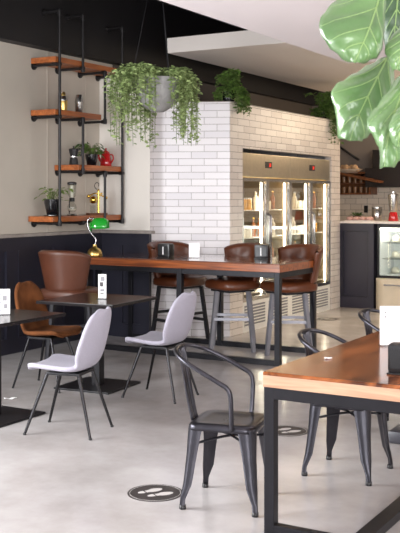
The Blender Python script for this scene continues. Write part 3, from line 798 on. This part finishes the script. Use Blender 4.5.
dup(s1, (1.69, 12.6, 0), -62, 'round dark floor sticker far back near the fridge')

# ------------------------------------------------------------------ display fridges
FW = 1.372
def make_fridge(label, t0, reflabel):
    k = thing('display_fridge', label, 'fridge', room(-5.215, t0+FW/2, 0), 60)
    x0, x1 = -FW/2+0.003, FW/2-0.003; y1 = 0.72
    b = MB(); b.box((x0, 0.02, 0), (x1, y1, 0.36)); b.box((x0, y1-0.04, 0.36), (x1, y1, 2.15)); b.box((x0, 0.04, 0.36), (x0+0.03, y1-0.04, 2.15)); b.box((x1-0.03, 0.04, 0.36), (x1, y1-0.04, 2.15)); b.box((x0+.03, 0.04, 1.86), (x1-.03, y1-0.04, 2.15))
    b.build('cabinet', 'fridge_back', k)
    MB().box((x0, 0.0, 1.86), (x1, 0.045, 2.15), 0.006).build('header_panel', 'fridge_steel', k)
    dsp = MB().box((-0.06, -0.004, 1.98), (0.13, 0.0, 2.06), 0.001).build('display', 'black_plastic', k)
    dg = MB()
    for q, segs in enumerate(('abgcd', 'abged')):
        X = 0.05+q*0.03; Z = 2.0; w_ = 0.018; h_ = 0.04
        for sgm in segs:
            bx = {'a': (0, h_-.006, w_, h_), 'b': (w_-.006, h_/2, w_, h_), 'c': (w_-.006, 0, w_, h_/2), 'd': (0, 0, w_, .006), 'e': (0, 0, .006, h_/2), 'f': (0, h_/2, .006, h_), 'g': (0, h_/2-.003, w_, h_/2+.003)}[sgm]
            dg.box((X+bx[0], -0.0065, Z+bx[1]), (X+bx[2], -0.0042, Z+bx[3]))
    dg.build('red_digits', 'red_led', dsp)
    # louvred base
    MB().box((x0, 0.0, 0.0), (x1, 0.02, 0.36)).build('base_panel', 'fridge_white', k)
    lv = MB()
    for c0 in (x0+0.06, 0.04):
        for i in range(7):
            z = 0.06+i*0.037
            lv.box((c0, -0.014, z), (c0+0.56, -0.0005, z+0.012))
    lv.build('louvres', 'fridge_white', k)
    gr = MB()
    for c0 in (x0+0.06, 0.04):
        for i in range(7):
            z = 0.06+i*0.037
            gr.box((c0, -0.003, z+0.013), (c0+0.56, -0.0006, z+0.034))
    gr.build('louvre_gaps', 'print', k)
    for dx in (-1, 1):
        xa, xb = (x0, -0.003) if dx < 0 else (0.003, x1)
        f = MB(); w_ = 0.038
        f.box((xa, -0.006, 0.37), (xa+w_, 0.03, 1.85)); f.box((xb-w_, -0.006, 0.37), (xb, 0.03, 1.85)); f.box((xa+w_, -0.006, 0.37), (xb-w_, 0.03, 0.37+w_)); f.box((xa+w_, -0.006, 1.85-w_), (xb-w_, 0.03, 1.85))
        d = f.build('door_frame', 'steel', k)
        MB().box((xa+w_, 0.008, 0.37+w_), (xb-w_, 0.014, 1.85-w_)).build('glass_pane', 'door_glass', d)
        hx = xb-0.02 if dx < 0 else xa+0.02
        MB().tube([(hx, -0.008, 0.85), (hx, -0.045, 0.87), (hx, -0.045, 1.38), (hx, -0.008, 1.415)], 0.010, 8).build('handle', 'chrome', d, smooth=True, angle=40)
        # lighting: vertical tubes beside the doors
        for lx in (xa+0.045, xb-0.06):
            MB().box((lx, 0.05, 0.42), (lx+0.018, 0.068, 1.80)).build('light_strip', 'led', k)
        MB().box((xa+0.05, 0.06, 1.815), (xb-0.06, 0.085, 1.835)).build('top_light', 'led_warm', k)
        # slotted shelf uprights
        up = MB()
        for ux in (xa+0.17, xb-0.15):
            up.box((ux, y1-0.06, 0.4), (ux+0.05, y1-0.041, 1.82))
        up.build('shelf_upright', 'fridge_white', k)
    for z in SH_Z:
        MB().box((x0+0.035, 0.10, z-0.012), (x1-0.035, y1-0.045, z)).build('shelf', 'fridge_white', k)
    return k
SH_Z = (0.44, 0.78, 1.12, 1.46)
T_F = (10.03, 10.03+FW)
make_fridge('left glass-door display fridge with red digits in its steel header, set in the tiles', T_F[0], '')
make_fridge('right glass-door display fridge next to the tiled end nearest the kitchen', T_F[1], '')
# contents
def bottle_proto(name, m, capm, h, r, neck, cat):
    k = thing(name, 'x', cat, (0, 0, 0))
    MB().lathe([(r*.9, 0), (r, .005), (r, h*.58), (r*.9, h*.66), (neck, h*.78), (neck, h*.95)], 12).build('body', m, k, smooth=True, angle=50)
    MB().lathe([(neck*1.15, h*.93), (neck*1.2, h), (0, h)], 10).build('cap', capm, k, smooth=True, angle=50)
    return k
def jar_proto(name, m, capm, h, r, cat):
    k = thing(name, 'x', cat, (0, 0, 0))
    MB().lathe([(r*.92, 0), (r, .006), (r, h*.82), (r*.86, h*.88)], 12).build('body', m, k, smooth=True, angle=50)
    MB().lathe([(r*.9, h*.86), (r*.92, h), (0, h)], 12).build('lid', capm, k, smooth=True, angle=50)
    return k
kinds = {
 'amber': (bottle_proto('amber_bottle', 'amber', 'gold', 0.24, 0.032, 0.012, 'bottle'), 'amber bottle'),
 'olive': (bottle_proto('olive_bottle', 'green_bottle', 'black_plastic', 0.26, 0.034, 0.012, 'bottle'), 'olive-green bottle'),
 'white': (bottle_proto('milk_bottle', 'milk', 'steel', 0.23, 0.036, 0.016, 'bottle'), 'white milk bottle'),
 'juice': (jar_proto('juice_jar', 'yellow_juice', 'steel', 0.15, 0.04, 'jar'), 'yellow juice jar'),
 'tub': (jar_proto('white_tub', 'milk', 'fridge_white', 0.11, 0.05, 'tub'), 'white lidded tub'),
}
used = set()
shelfname = {0.44: 'lowest', 0.78: 'second lowest', 1.12: 'second highest', 1.46: 'top'}
rnd = random.Random(5)
for fi, t0 in enumerate(T_F):
    for si, z in enumerate(SH_Z):
        order = [['white', 'amber', 'white', 'tub', 'olive', 'amber'], ['amber', 'olive', 'white', 'white', 'amber', 'amber'], ['white', 'tub', 'amber', 'juice', 'white', 'olive'], ['amber', 'juice', 'white', 'tub', 'amber', 'juice']][(si+fi) % 4]
        for i in range(9):
            kd = order[(i//2+fi) % 6]; src, nm = kinds[kd]
            t = t0+0.13+i*(FW-0.26)/8; s = -5.215-0.17-0.04*rnd.random()
            if abs(t-(t0+FW/2)) < 0.03: t += 0.02
            lab = '%s on the %s shelf of the %s display fridge' % (nm, shelfname[z], ('left', 'right')[fi])
            grp = '%ss on the %s shelf of the %s fridge' % (nm, shelfname[z], ('left', 'right')[fi])
            if kd not in used:
                src.location = room(s, t, z); src['label'] = lab; src['group'] = grp; used.add(kd)
            else: dup(src, room(s, t, z), rnd.uniform(0, 90), lab, grp)

# ------------------------------------------------------------------ kitchen
kc = thing('counter_cabinet', 'navy panelled kitchen counter end beside the tiled wall', 'counter', room(-5.25, 13.14, 0), AX)
MB().box((0.0, 0.03, 0), (0.56, 0.7, 1.235)).build('carcass', 'navy_k', kc)
b = MB(); b.box((0.0, 0.0, 0), (0.56, 0.03, 0.16)); b.box((0.0, 0.0, 1.13), (0.56, 0.03, 1.235)); b.box((0.0, 0, 0.16), (0.075, 0.03, 1.13)); b.box((0.475, 0, 0.16), (0.56, 0.03, 1.13))
b.build('panel_frame', 'navy_k', kc)
b = MB()
for (lo, hi) in (((0.075, 0.004, 0.16), (0.092, 0.03, 1.13)), ((0.458, 0.004, 0.16), (0.475, 0.03, 1.13)), ((0.092, 0.004, 0.16), (0.458, 0.03, 0.177)), ((0.092, 0.004, 1.113), (0.458, 0.03, 1.13))): b.box(lo, hi, 0.004)
b.build('moulding', 'navy', kc)
o = MB().box((-0.0, -0.03, 0), (2.6, 0.75, 0.035), 0.005).build('worktop', 'marble'); o.location = room(-5.2, 13.14, 1.2355); o.rotation_euler = (0, 0, R(AX)); tag(o, 'pale stone worktop running along the kitchen counter', 'worktop')
dc = thing('display_case', 'white-lit glass pastry case with a curved cream base in the kitchen counter', 'display case', room(-4.63, 13.14, 0), AX)
b = MB(); b.box((0, 0.02, 0.5), (0.03, 0.7, 1.23)); b.box((2.0, 0.02, 0.5), (2.03, 0.7, 1.23)); b.box((0.03, 0.64, 0.5), (2.0, 0.7, 1.23)); b.box((0.03, 0.02, 0.47), (2.0, 0.7, 0.5)); b.box((.03, 0.02, 1.2), (2.0, 0.7, 1.23))
b.build('case_body', 'case_white', dc)
b = MB(); b.box((0, -0.01, 1.175), (2.03, 0.02, 1.232)); b.box((0, -0.01, 0.46), (2.03, 0.02, 0.49)); b.box((0, -0.01, 0.49), (0.02, 0.02, 1.175))
b.build('case_frame', 'black_metal', dc)
MB().box((0.02, 0.0, 0.49), (2.02, 0.008, 1.175)).build('front_glass', 'glass', dc)
for z in (0.72, 0.95): MB().box((0.035, 0.1, z), (1.99, 0.63, z+0.012)).build('glass_shelf', 'glass', dc)
MB().box((0.04, 0.03, 1.13), (1.98, 0.09, 1.19)).build('case_light', 'led', dc)
out = [(-0.02+0.16*(1-math.sin(a)), -0.22+0.22*(1-math.cos(a))) for a in [R(90)*i/10 for i in range(11)]]
out = [(0.16-0.18*math.cos(a)+0.0, 0.02-0.18*math.sin(a)) for a in [R(90)*i/10 for i in range(11)]]+[(2.0, -0.16), (2.0, 0.6), (-0.02, 0.6)]
MB().prism(out, 0.0, 0.455).build('curved_base', 'cream', dc)
MB().box((0.15, -0.172, 0.36), (1.9, -0.161, 0.385), 0.002).build('highlight_strip', 'chrome', dc)  # chrome bar standing in for the highlight on the curved base
rnd = random.Random(11)
pl0 = None
for zi, z in enumerate((0.5, 0.732, 0.962)):
    for i in range(4):
        x = 0.16+i*0.24+rnd.uniform(-.03, .03)
        loc = room(-4.63, 13.14, 0)+Nv*x+Dv*0.32+Vector((0, 0, z+0.001))
        row = ('bottom', 'middle', 'top')[zi]
        lab = 'white plate of pastry on the %s level of the glass pastry case' % row
        if pl0 is None:
            pl0 = thing('pastry_plate', lab, 'plate', loc, 0, 'pastry plates on the %s level of the case' % row)
            MB().lathe([(0.04, 0), (0.09, 0.012), (0.092, 0.015), (0.04, 0.006), (0, 0.006)], 18).build('plate', 'fridge_white', pl0, smooth=True)
            MB().lathe([(0.06, 0.008), (0.058, 0.06), (0.04, 0.09), (0.0, 0.098)], 12).build('pastry', 'milk', pl0, smooth=True)
        else: dup(pl0, loc, 0, lab, 'pastry plates on the %s level of the case' % row)
# on the counter
ZC = 1.2708
def ct(x, y): return room(-5.2, 13.14, ZC)+Nv*x+Dv*y
k = thing('blender_jug', 'steel and glass blender standing on the kitchen worktop', 'blender', ct(0.72, 0.25), 0)
MB().lathe([(0.07, 0), (0.075, 0.01), (0.06, 0.11), (0.05, 0.13)], 16).build('motor_base', 'red_enamel', k, smooth=True, angle=50)
MB().lathe([(0.05, 0.13), (0.058, 0.15), (0.078, 0.36), (0.078, 0.365)], 16).build('jug', 'steel', k, smooth=True, angle=50)
MB().lathe([(0.08, 0.365), (0.08, 0.385), (0.03, 0.40), (0.03, 0.43), (0, 0.43)], 16).build('lid', 'steel', k, smooth=True, angle=50)
k = thing('steel_canister', 'round steel canister on the worktop left of the blender', 'canister', ct(0.42, 0.4), 0)
MB().lathe([(0.075, 0), (0.078, 0.005), (0.078, 0.17), (0.07, 0.18)], 18).build('body', 'steel', k, smooth=True, angle=50)
MB().lathe([(0.08, 0.181), (0.08, 0.2), (0, 0.205)], 18).build('lid', 'steel', k, smooth=True, angle=50)
k = thing('serving_tray', 'flat tray on the worktop holding pink glazed buns', 'tray', ct(0.25, 0.14), AX)
MB().box((-0.2, -0.09, 0), (0.2, 0.09, 0.012), 0.004).build('tray_body', 'marble', k)
bun = None
for i in range(8):
    loc = ct(0.25, 0.14)+Nv*(-0.15+0.1*(i % 4))+Dv*(-0.04+0.08*(i//4))+Vector((0, 0, 0.0125))
    if bun is None:
        bun = MB().lathe([(0.03, 0), (0.045, 0.012), (0.04, 0.035), (0.02, 0.048), (0, 0.05)], 12).build('pink_bun', 'pink', smooth=True)
        tag(bun, 'pink glazed bun on the kitchen tray', 'bun', 'pink buns on the tray'); bun.location = loc
    else:
        c = bun.copy(); COL.objects.link(c); c.location = loc
k = thing('herb_pot', 'low pot of green herbs at the left end of the worktop', 'plant', ct(0.1, 0.42), 0)
MB().lathe([(0.05, 0), (0.06, 0.07), (0.05, 0.07), (0, 0.06)], 14).build('pot', 'black_ceramic', k, smooth=True, angle=50)
f = MB(); rnd = random.Random(2)
for i in range(40):
    a = rnd.uniform(0, 2*PI); f.leaf(Vector((0.05*math.cos(a)*rnd.random(), 0.05*math.sin(a)*rnd.random(), 0.07)), Vector((math.cos(a), math.sin(a), rnd.uniform(.2, 1.5))), Vector((0, 0, 1)), 0.07, 0.03)
f.build('foliage', 'leaf_dark', k)
# shelf box on the back wall
sb = thing('wall_cabinet', 'open wooden shelf box with glasses on the kitchen back wall', 'cabinet', room(-6.4, 15.03, 1.66), AX)
b = MB(); b.box((0.28, 0, 0), (0.98, 0.335, 0.03)); b.box((0.28, 0, 0.35), (0.98, 0.335, 0.38)); b.box((0.28, 0, 0.03), (0.31, 0.335, 0.35)); b.box((0.95, 0, 0.03), (0.98, 0.335, 0.35)); b.box((0.31, 0.315, 0.03), (0.95, 0.335, 0.35))
b.build('box', 'kwood', sb); MB().box((0.31, 0.02, 0.185), (0.95, 0.31, 0.2)).build('inner_shelf', 'kwood', sb)
gl = None
for lev, z in ((0, 0.0302), (1, 0.2002)):
    for i in range(6):
        loc = room(-6.4, 15.03, 1.66)+Nv*(0.37+0.1*i)+Dv*0.12+Vector((0, 0, z))
        lab = 'drinking glass on the %s of the wooden shelf box' % ('floor', 'inner shelf')[lev]
        if gl is None:
            gl = tag(MB().lathe([(0.028, 0), (0.034, 0.1), (0.031, 0.1), (0.026, 0.006), (0, 0.006)], 12).build('drinking_glass', 'smoky', smooth=True, angle=50), lab, 'glass', 'glasses on the floor of the shelf box'); gl.location = loc
        else:
            c = gl.copy(); COL.objects.link(c); c.location = loc; c['label'] = lab; c['group'] = 'glasses on the %s of the shelf box' % ('floor', 'inner shelf')[lev]
sbd = thing('slanted_shelf', 'dark wooden board tilted down to the right above the shelf box', 'shelf', room(-6.12, 14.75, 2.045), AX)
MB().box((0, 0, 0), (0.95, 0.6, 0.035), 0.004, mx=Matrix.Rotation(R(12), 4, 'Y')).build('board', 'kwood', sbd)
MB().tube([(0.5, 0.3, -0.1), (0.5, 0.62, -0.005)], 0.012, 8).build('support_arm', 'black_metal', sbd, smooth=True)
tr = thing('bread_basket', 'pale shallow basket of buns on the tilted board in the kitchen', 'basket', room(-5.78, 14.98, 2.02), AX)
MB().lathe([(0.12, 0), (0.21, 0.06), (0.215, 0.065), (0.12, 0.012), (0, 0.012)], 20, sx=1.15, sy=0.75).build('basket_body', 'cream', tr, smooth=True, angle=50)
bn = None; rnd = random.Random(4)
for i in range(9):
    loc = room(-5.78, 14.98, 2.04+0.045*(i//5))+Nv*(-0.15+0.075*(i % 5)+0.04*(i//5))+Dv*(0.03*((i % 2)*2-1))
    lab = 'round bread bun heaped in the pale basket above the kitchen shelf box'
    if bn is None:
        bn = tag(MB().lathe([(0.03, 0), (0.055, 0.02), (0.052, 0.045), (0.03, 0.07), (0, 0.075)], 14).build('bread_bun', 'bun', smooth=True), lab, 'bread', 'buns in the kitchen basket'); bn.location = loc
    else:
        c = bn.copy(); COL.objects.link(c); c.location = loc; c.rotation_euler = (0, 0, rnd.uniform(0, 6))
hd = thing('range_hood', 'dark range hood on the kitchen back wall at the right', 'hood', room(-5.5, 15.0, 1.78), AX)
MB().prism([(0, 0), (1.9, 0), (1.9, 0.37), (0, 0.37)], 0.0, 0.32).build('canopy', 'hood', hd)
MB().box((0.1, 0.06, 0.32), (1.8, 0.37, 0.62), 0.01).build('duct', 'hood', hd)
o = MB().box((-0.035, -0.012, -0.06), (0.035, 0, 0.06), 0.004).build('wall_socket', 'black_plastic'); o.location = room(-5.62, 15.37, 1.415); o.rotation_euler = (0, 0, R(AX)); tag(o, 'small black socket on the kitchen wall tiles', 'socket')
b = MB(); b.tube([room(-6.35, 15.37, 2.65), room(-5.75, 15.37, 2.25)], 0.02, 8)
tag(b.build('conduit', 'black_metal', smooth=True), 'slanting black conduit on the taupe kitchen wall', 'pipe')
cp = thing('back_counter', 'low navy back counter under the kitchen tiles', 'counter', room(-5.8, 14.8, 0), AX)
MB().box((0, 0, 0), (4, 0.56, 0.88)).build('carcass', 'navy_k', cp); MB().box((-0.02, -0.03, 0.88), (4.02, 0.565, 0.92), 0.004).build('top', 'marble', cp)

# ------------------------------------------------------------------ trailing plants
def trailing(strands, k, lm, L, seed):
    rnd = random.Random(seed); f = MB(); st = MB()
    for pts in strands:
        c = catmull(pts, 6)
        st.tube(c, 0.0025, 4)
        ln = sum((c[i+1]-c[i]).length for i in range(len(c)-1)); n = max(4, int(ln/0.021))
        for i in range(n):
            q = i/n*(len(c)-1); i0 = int(q); p = c[i0].lerp(c[min(i0+1, len(c)-1)], q-i0)
            a = rnd.uniform(0, 2*PI)
            d = Vector((math.cos(a), math.sin(a), rnd.uniform(-0.8, 0.6)))
            s = L*rnd.uniform(.7, 1.25)
            f.leaf(p, d, Vector((rnd.uniform(-.6, .6), rnd.uniform(-.6, .6), 1)), s, s*0.68)
    f.build('foliage', lm, k); st.build('trailing_stems', 'stem', k)
hp = thing('hanging_planter', 'grey concrete bowl planter hanging on wires with trailing ivy', 'plant', (-0.41, 9.3, 2.45), 0)
MB().lathe([(0.0, 0), (0.06, 0.004), (0.14, 0.05), (0.195, 0.13), (0.23, 0.23), (0.245, 0.325), (0.23, 0.325), (0.215, 0.27), (0.0, 0.27)], 28).build('bowl', 'concrete_pot', hp, smooth=True, angle=50)
apex = (0.0, 0, 1.64)
for a in (185, 295, 65):
    e = (0.257*math.cos(R(a)), 0.257*math.sin(R(a)), 0.325)
    MB().tube([e, apex], 0.004, 6).build('hanging_wire', 'black_metal', hp)
rnd = random.Random(21); S = []
for i in range(125):      # left-hand mass
    a = R(rnd.uniform(95, 268)); r0 = 0.22
    out = rnd.uniform(0.0, 0.30); drop = rnd.uniform(0.06, 0.40) if rnd.random() < 0.6 else rnd.uniform(0.3, 0.68)
    c, s = math.cos(a), math.sin(a)
    if s < -0.72: drop *= 0.55
    p0 = (0.1*c, 0.1*s, 0.29); p1 = (r0*c, r0*s*0.9, 0.37+rnd.uniform(0, .08))
    p2 = ((r0+out)*c, (r0+out*.4)*s, 0.33+rnd.uniform(-.05, .06)); p3 = ((r0+out*1.05)*c, (r0+out*.45)*s, 0.33-drop)
    S.append([p0, p1, p2, p3])
for i in range(70):      # right-hand mass
    a = R(rnd.uniform(-62, 60)); r0 = 0.24
    out = rnd.uniform(-0.02, 0.16); drop = rnd.uniform(0.08, 0.66)
    c, s = math.cos(a), math.sin(a)
    S.append([(0.1*c, 0.1*s, 0.29), (r0*c, r0*s, 0.35+rnd.uniform(0, .07)), ((r0+out)*c, (r0+out*.4)*s, 0.31), ((r0+out*1.05)*c, (r0+out*.45)*s, 0.31-drop)])
for i in range(40):
    a = rnd.uniform(0, 2*PI); S.append([(0, 0, 0.28), (0.1*math.cos(a), 0.1*math.sin(a), 0.36), (0.2*math.cos(a), 0.2*math.sin(a), 0.40), (0.25*math.cos(a), 0.25*math.sin(a), 0.33)])
trailing(S, hp, 'leaf', 0.05, 3)
def box_planter(label, s, t, wl, seed, lm, drop, up):
    k = rthing('trailing_planter', label, 'plant', s, t, H_T+0.012)
    MB().lathe([(0.075, 0), (0.1, 0.13), (0.09, 0.13), (0, 0.11)], 18).build('pot', 'black_ceramic', k, smooth=True, angle=50)
    rnd = random.Random(seed); S = []
    for i in range(70):
        a = R(rnd.uniform(0, 360)); c, sn = math.cos(a), math.sin(a); o_ = rnd.uniform(0.1, wl)
        z = 0.12+rnd.uniform(0.0, up)
        xx = abs(c)*o_ if rnd.random() < 0.7 else c*o_
        S.append([(0, 0, 0.1), (xx*.5, sn*o_*.5, z+.03), (xx*.9, sn*o_*.9, z)])
    for i in range(34):
        sn = rnd.uniform(-1, 1)*wl*0.75
        S.append([(0, 0, 0.1), (0.13, sn*.6, 0.16), (0.18, sn, 0.10), (0.21, sn*1.05, -rnd.uniform(0.02, drop))])
    for i in range(46):
        a = R(rnd.uniform(0, 360)); c, sn = math.cos(a), math.sin(a); q = rnd.uniform(0.11, 0.17)
        S.append([(0, 0, 0.1), (c*.08, sn*.08, 0.17), (c*q, sn*q, 0.12), (c*q*1.05, sn*q*1.05, rnd.uniform(0.005, 0.07))])
    trailing(S, k, lm, 0.055, seed)
box_planter('bushy trailing plant on the tiled block above the left fridge corner', -5.33, 9.90, 0.19, 5, 'leaf_dark', 0.16, 0.22)
box_planter('dark bushy plant on the far end of the tiled block beside the fig leaves', -5.36, 12.85, 0.30, 8, 'leaf_dark', 0.36, 0.24)

# ------------------------------------------------------------------ fiddle leaf fig in the foreground
fg = thing('fiddle_leaf_fig', 'fiddle leaf fig with large glossy green leaves hanging in from the upper right', 'plant', (0.80, 2.75, 0), 0)
F = 950.0
def W(u, v, y): return Vector(((u-200)*y/F-0.80, y-2.75, 1.62-(v-197)*y/F))
def fig_leaf(mid, left, right, ys, m, ripple=0.006, cup=0.05, seed=0):
    """mid/left/right: outline stations of a leaf lying at distances ys; edges are cupped away in depth"""
    n = 6
    Mi = catmull([W(u, v, y) for (u, v), y in zip(mid, ys)], n)
    Le = catmull([W(u, v, y+cup) for (u, v), y in zip(left, ys)], n)
    Ri = catmull([W(u, v, y+cup*0.6) for (u, v), y in zip(right, ys)], n)
    rows = []; NS = 10; N = len(Mi)
    def P(i, w):
        i0 = int(min(i, N-1)); i1 = min(i0+1, N-1); fr = i-i0
        m_ = Mi[i0].lerp(Mi[i1], fr); e = (Le if w < 0 else Ri); e_ = e[i0].lerp(e[i1], fr)
        a = abs(w); p = m_.lerp(e_, a)
        p = p+Vector((0, -1, 0))*(0.35*cup*math.sin(PI*a))*1.0
        p = p+Vector((0, -1, 0))*ripple*math.sin((i-a*8.0)*1.2566+seed)*math.sin(PI*min(1, a*1.0))*1.2
        p = p+Vector((0, 0, 1))*ripple*0.5*math.sin(i*1.9+seed)*a**3
        return p
    for i in range(N): rows.append([tuple(P(i, -1+2*j/(2*NS))) for j in range(2*NS+1)])
    lf = MB().grid(rows).build('leaf', m, fg, smooth=True, solid=0.0015)
    vb = MB()
    off = Vector((0, -0.0018, 0))
    vb.tube([P(i, 0)+off for i in range(N)], [0.0034*(1-0.75*i/(N-1)) for i in range(N)], 6)
    for side in (-1, 1):
        for st in range(0, N-6, 5):
            pts = [P(min(N-1, st+a*8.0), side*a*0.97)+off for a in [q/8 for q in range(9)]]
            vb.tube(pts, [0.0018*(1-0.7*q/8) for q in range(9)], 5)
    vb.build('veins', 'vein', lf, smooth=True)
    return P(0, 0)
bases = []
bases.append((fig_leaf([(383, -16), (375, 12), (367, 34), (360, 50), (354, 63)], [(368, -30), (336, 0), (319.5, 22), (327, 44), (348, 63)], [(388, -14), (385, 12), (384, 34), (379, 55), (361, 64)], [2.72, 2.64, 2.58, 2.56, 2.56], 'fig', 0.006, 0.05, 0), 0))
bases.append((fig_leaf([(388, 56), (376, 80), (364, 104), (355, 124), (350, 141)], [(378, 60), (352, 75), (332, 90), (336, 114), (338, 138)], [(393, 60), (394, 88), (386, 112), (374, 130), (362, 141)], [2.86, 2.80, 2.76, 2.75, 2.76], 'fig', 0.006, 0.04, 2), 0))
bases.append((fig_leaf([(412, 66), (402, 92), (393, 118), (387, 144), (384, 167)], [(402, 72), (380, 102), (367, 122), (379, 148), (380, 168)], [(420, 72), (420, 100), (414, 128), (408, 150), (394, 167)], [2.66, 2.58, 2.52, 2.50, 2.50], 'fig', 0.007, 0.04, 4), 0))
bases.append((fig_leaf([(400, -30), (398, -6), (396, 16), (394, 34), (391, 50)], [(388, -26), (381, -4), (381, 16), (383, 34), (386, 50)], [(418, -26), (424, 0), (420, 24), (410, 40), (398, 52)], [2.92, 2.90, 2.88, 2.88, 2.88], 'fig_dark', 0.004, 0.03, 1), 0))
bases.append((fig_leaf([(424, 18), (412, 36), (404, 50), (399, 61), (397, 70)], [(410, 16), (392, 36), (385, 49), (388, 60), (393, 70)], [(432, 28), (424, 46), (416, 60), (408, 70), (401, 73)], [2.62, 2.56, 2.53, 2.52, 2.53], 'fig', 0.004, 0.04, 3), 0))
bases.append((fig_leaf([(422, 96), (411, 112), (403, 125), (399, 137), (398, 147)], [(412, 96), (396, 112), (389, 126), (391, 139), (396, 147)], [(430, 104), (424, 120), (416, 134), (408, 144), (401, 149)], [2.48, 2.44, 2.42, 2.42, 2.43], 'fig', 0.004, 0.03, 5), 0))
trunk = catmull([(0.42, 0.25, 0.28), (0.43, 0.25, 0.9), (0.38, 0.2, 1.4), (0.2, 0.08, 1.8), (0.02, 0.0, 2.08), (-0.07, 0, 2.35)], 6)
MB().tube(trunk, [0.022-0.010*i/(len(trunk)-1) for i in range(len(trunk))], 10).build('trunk', 'bark', fg, smooth=True)
for p, _ in bases:
    q = min(trunk, key=lambda t_: (t_-(p+Vector((0, 0, -0.05)))).length)
    MB().tube(catmull([q, (q+p)/2+Vector((0, 0, 0.03)), p], 5), 0.0045, 7).build('petiole', 'stem', fg, smooth=True)
MB().lathe([(0.15, 0), (0.155, 0.01), (0.19, 0.32), (0.195, 0.34), (0.175, 0.34), (0.17, 0.3), (0, 0.3)], 28, c=(0.42, 0.25, 0)).build('pot', 'terracotta', fg, smooth=True, angle=50)

# ------------------------------------------------------------------ light
wd = bpy.data.worlds.new('daylight'); SC.world = wd; wd.use_nodes = True
bg = wd.node_tree.nodes['Background']; bg.inputs['Color'].default_value = (0.92, 0.95, 1.0, 1); bg.inputs['Strength'].default_value = 1.0
def area(name, loc, target, sx, sy, energy, color=(1, 1, 1)):
    l = bpy.data.lights.new(name, 'AREA'); l.shape = 'RECTANGLE'; l.size = sx; l.size_y = sy; l.energy = energy; l.color = color
    o = bpy.data.objects.new(name, l); COL.objects.link(o); o.location = loc
    o.rotation_euler = (Vector(target)-Vector(loc)).to_track_quat('-Z', 'Y').to_euler(); return o
area('window_daylight_front', (1.5, -3.5, 2.2), (-0.3, 8, 0.9), 7.0, 3.0, 430, (1.0, 0.98, 0.97))
area('window_daylight_right', (4.8, 5.0, 1.9), (-1, 7.5, 0.7), 4.0, 2.4, 70, (1.0, 0.97, 0.95))
area('added_daylight_left', room(-6.2, 2.2, 1.7), room(-2.0, 4.2, 0.0), 3.5, 2.4, 400, (0.96, 0.98, 1.0))  # added light, no window in this wall; brightens the near floor
def point(name, loc, e, color, r=0.4):
    l = bpy.data.lights.new(name, 'POINT'); l.energy = e; l.color = color; l.shadow_soft_size = r
    o = bpy.data.objects.new(name, l); COL.objects.link(o); o.location = loc
WARM = (1.0, 0.78, 0.52)
for s, t in ((-3.5, 10.2), (-3.5, 11.6), (-3.5, 13.0)):
    l = bpy.data.lights.new('downlight', 'SPOT'); l.energy = 100; l.color = WARM; l.spot_size = R(95); l.spot_blend = 0.8; l.shadow_soft_size = 0.3
    o = bpy.data.objects.new('downlight', l); COL.objects.link(o); o.location = room(s, t, 3.27)
point('kitchen_lamp', room(-3.7, 14.4, 2.85), 40, WARM)

# ------------------------------------------------------------------ camera
cam = bpy.data.cameras.new('camera'); co = bpy.data.objects.new('camera', cam); COL.objects.link(co)
co.location = (0, 0, 1.62); co.rotation_euler = (R(90), 0, 0)
cam.sensor_fit = 'HORIZONTAL'; cam.sensor_width = 36; cam.lens = 950/400*36
cam.shift_x = 0; cam.shift_y = -69.5/400
cam.dof.use_dof = True; cam.dof.focus_distance = 6.0; cam.dof.aperture_fstop = 15.0
SC.camera = co
SC.view_settings.view_transform = 'Standard'; SC.view_settings.look = 'None'; SC.view_settings.gamma = 1.0
SC.view_settings.exposure = 0.72; SC.view_settings.use_curve_mapping = False
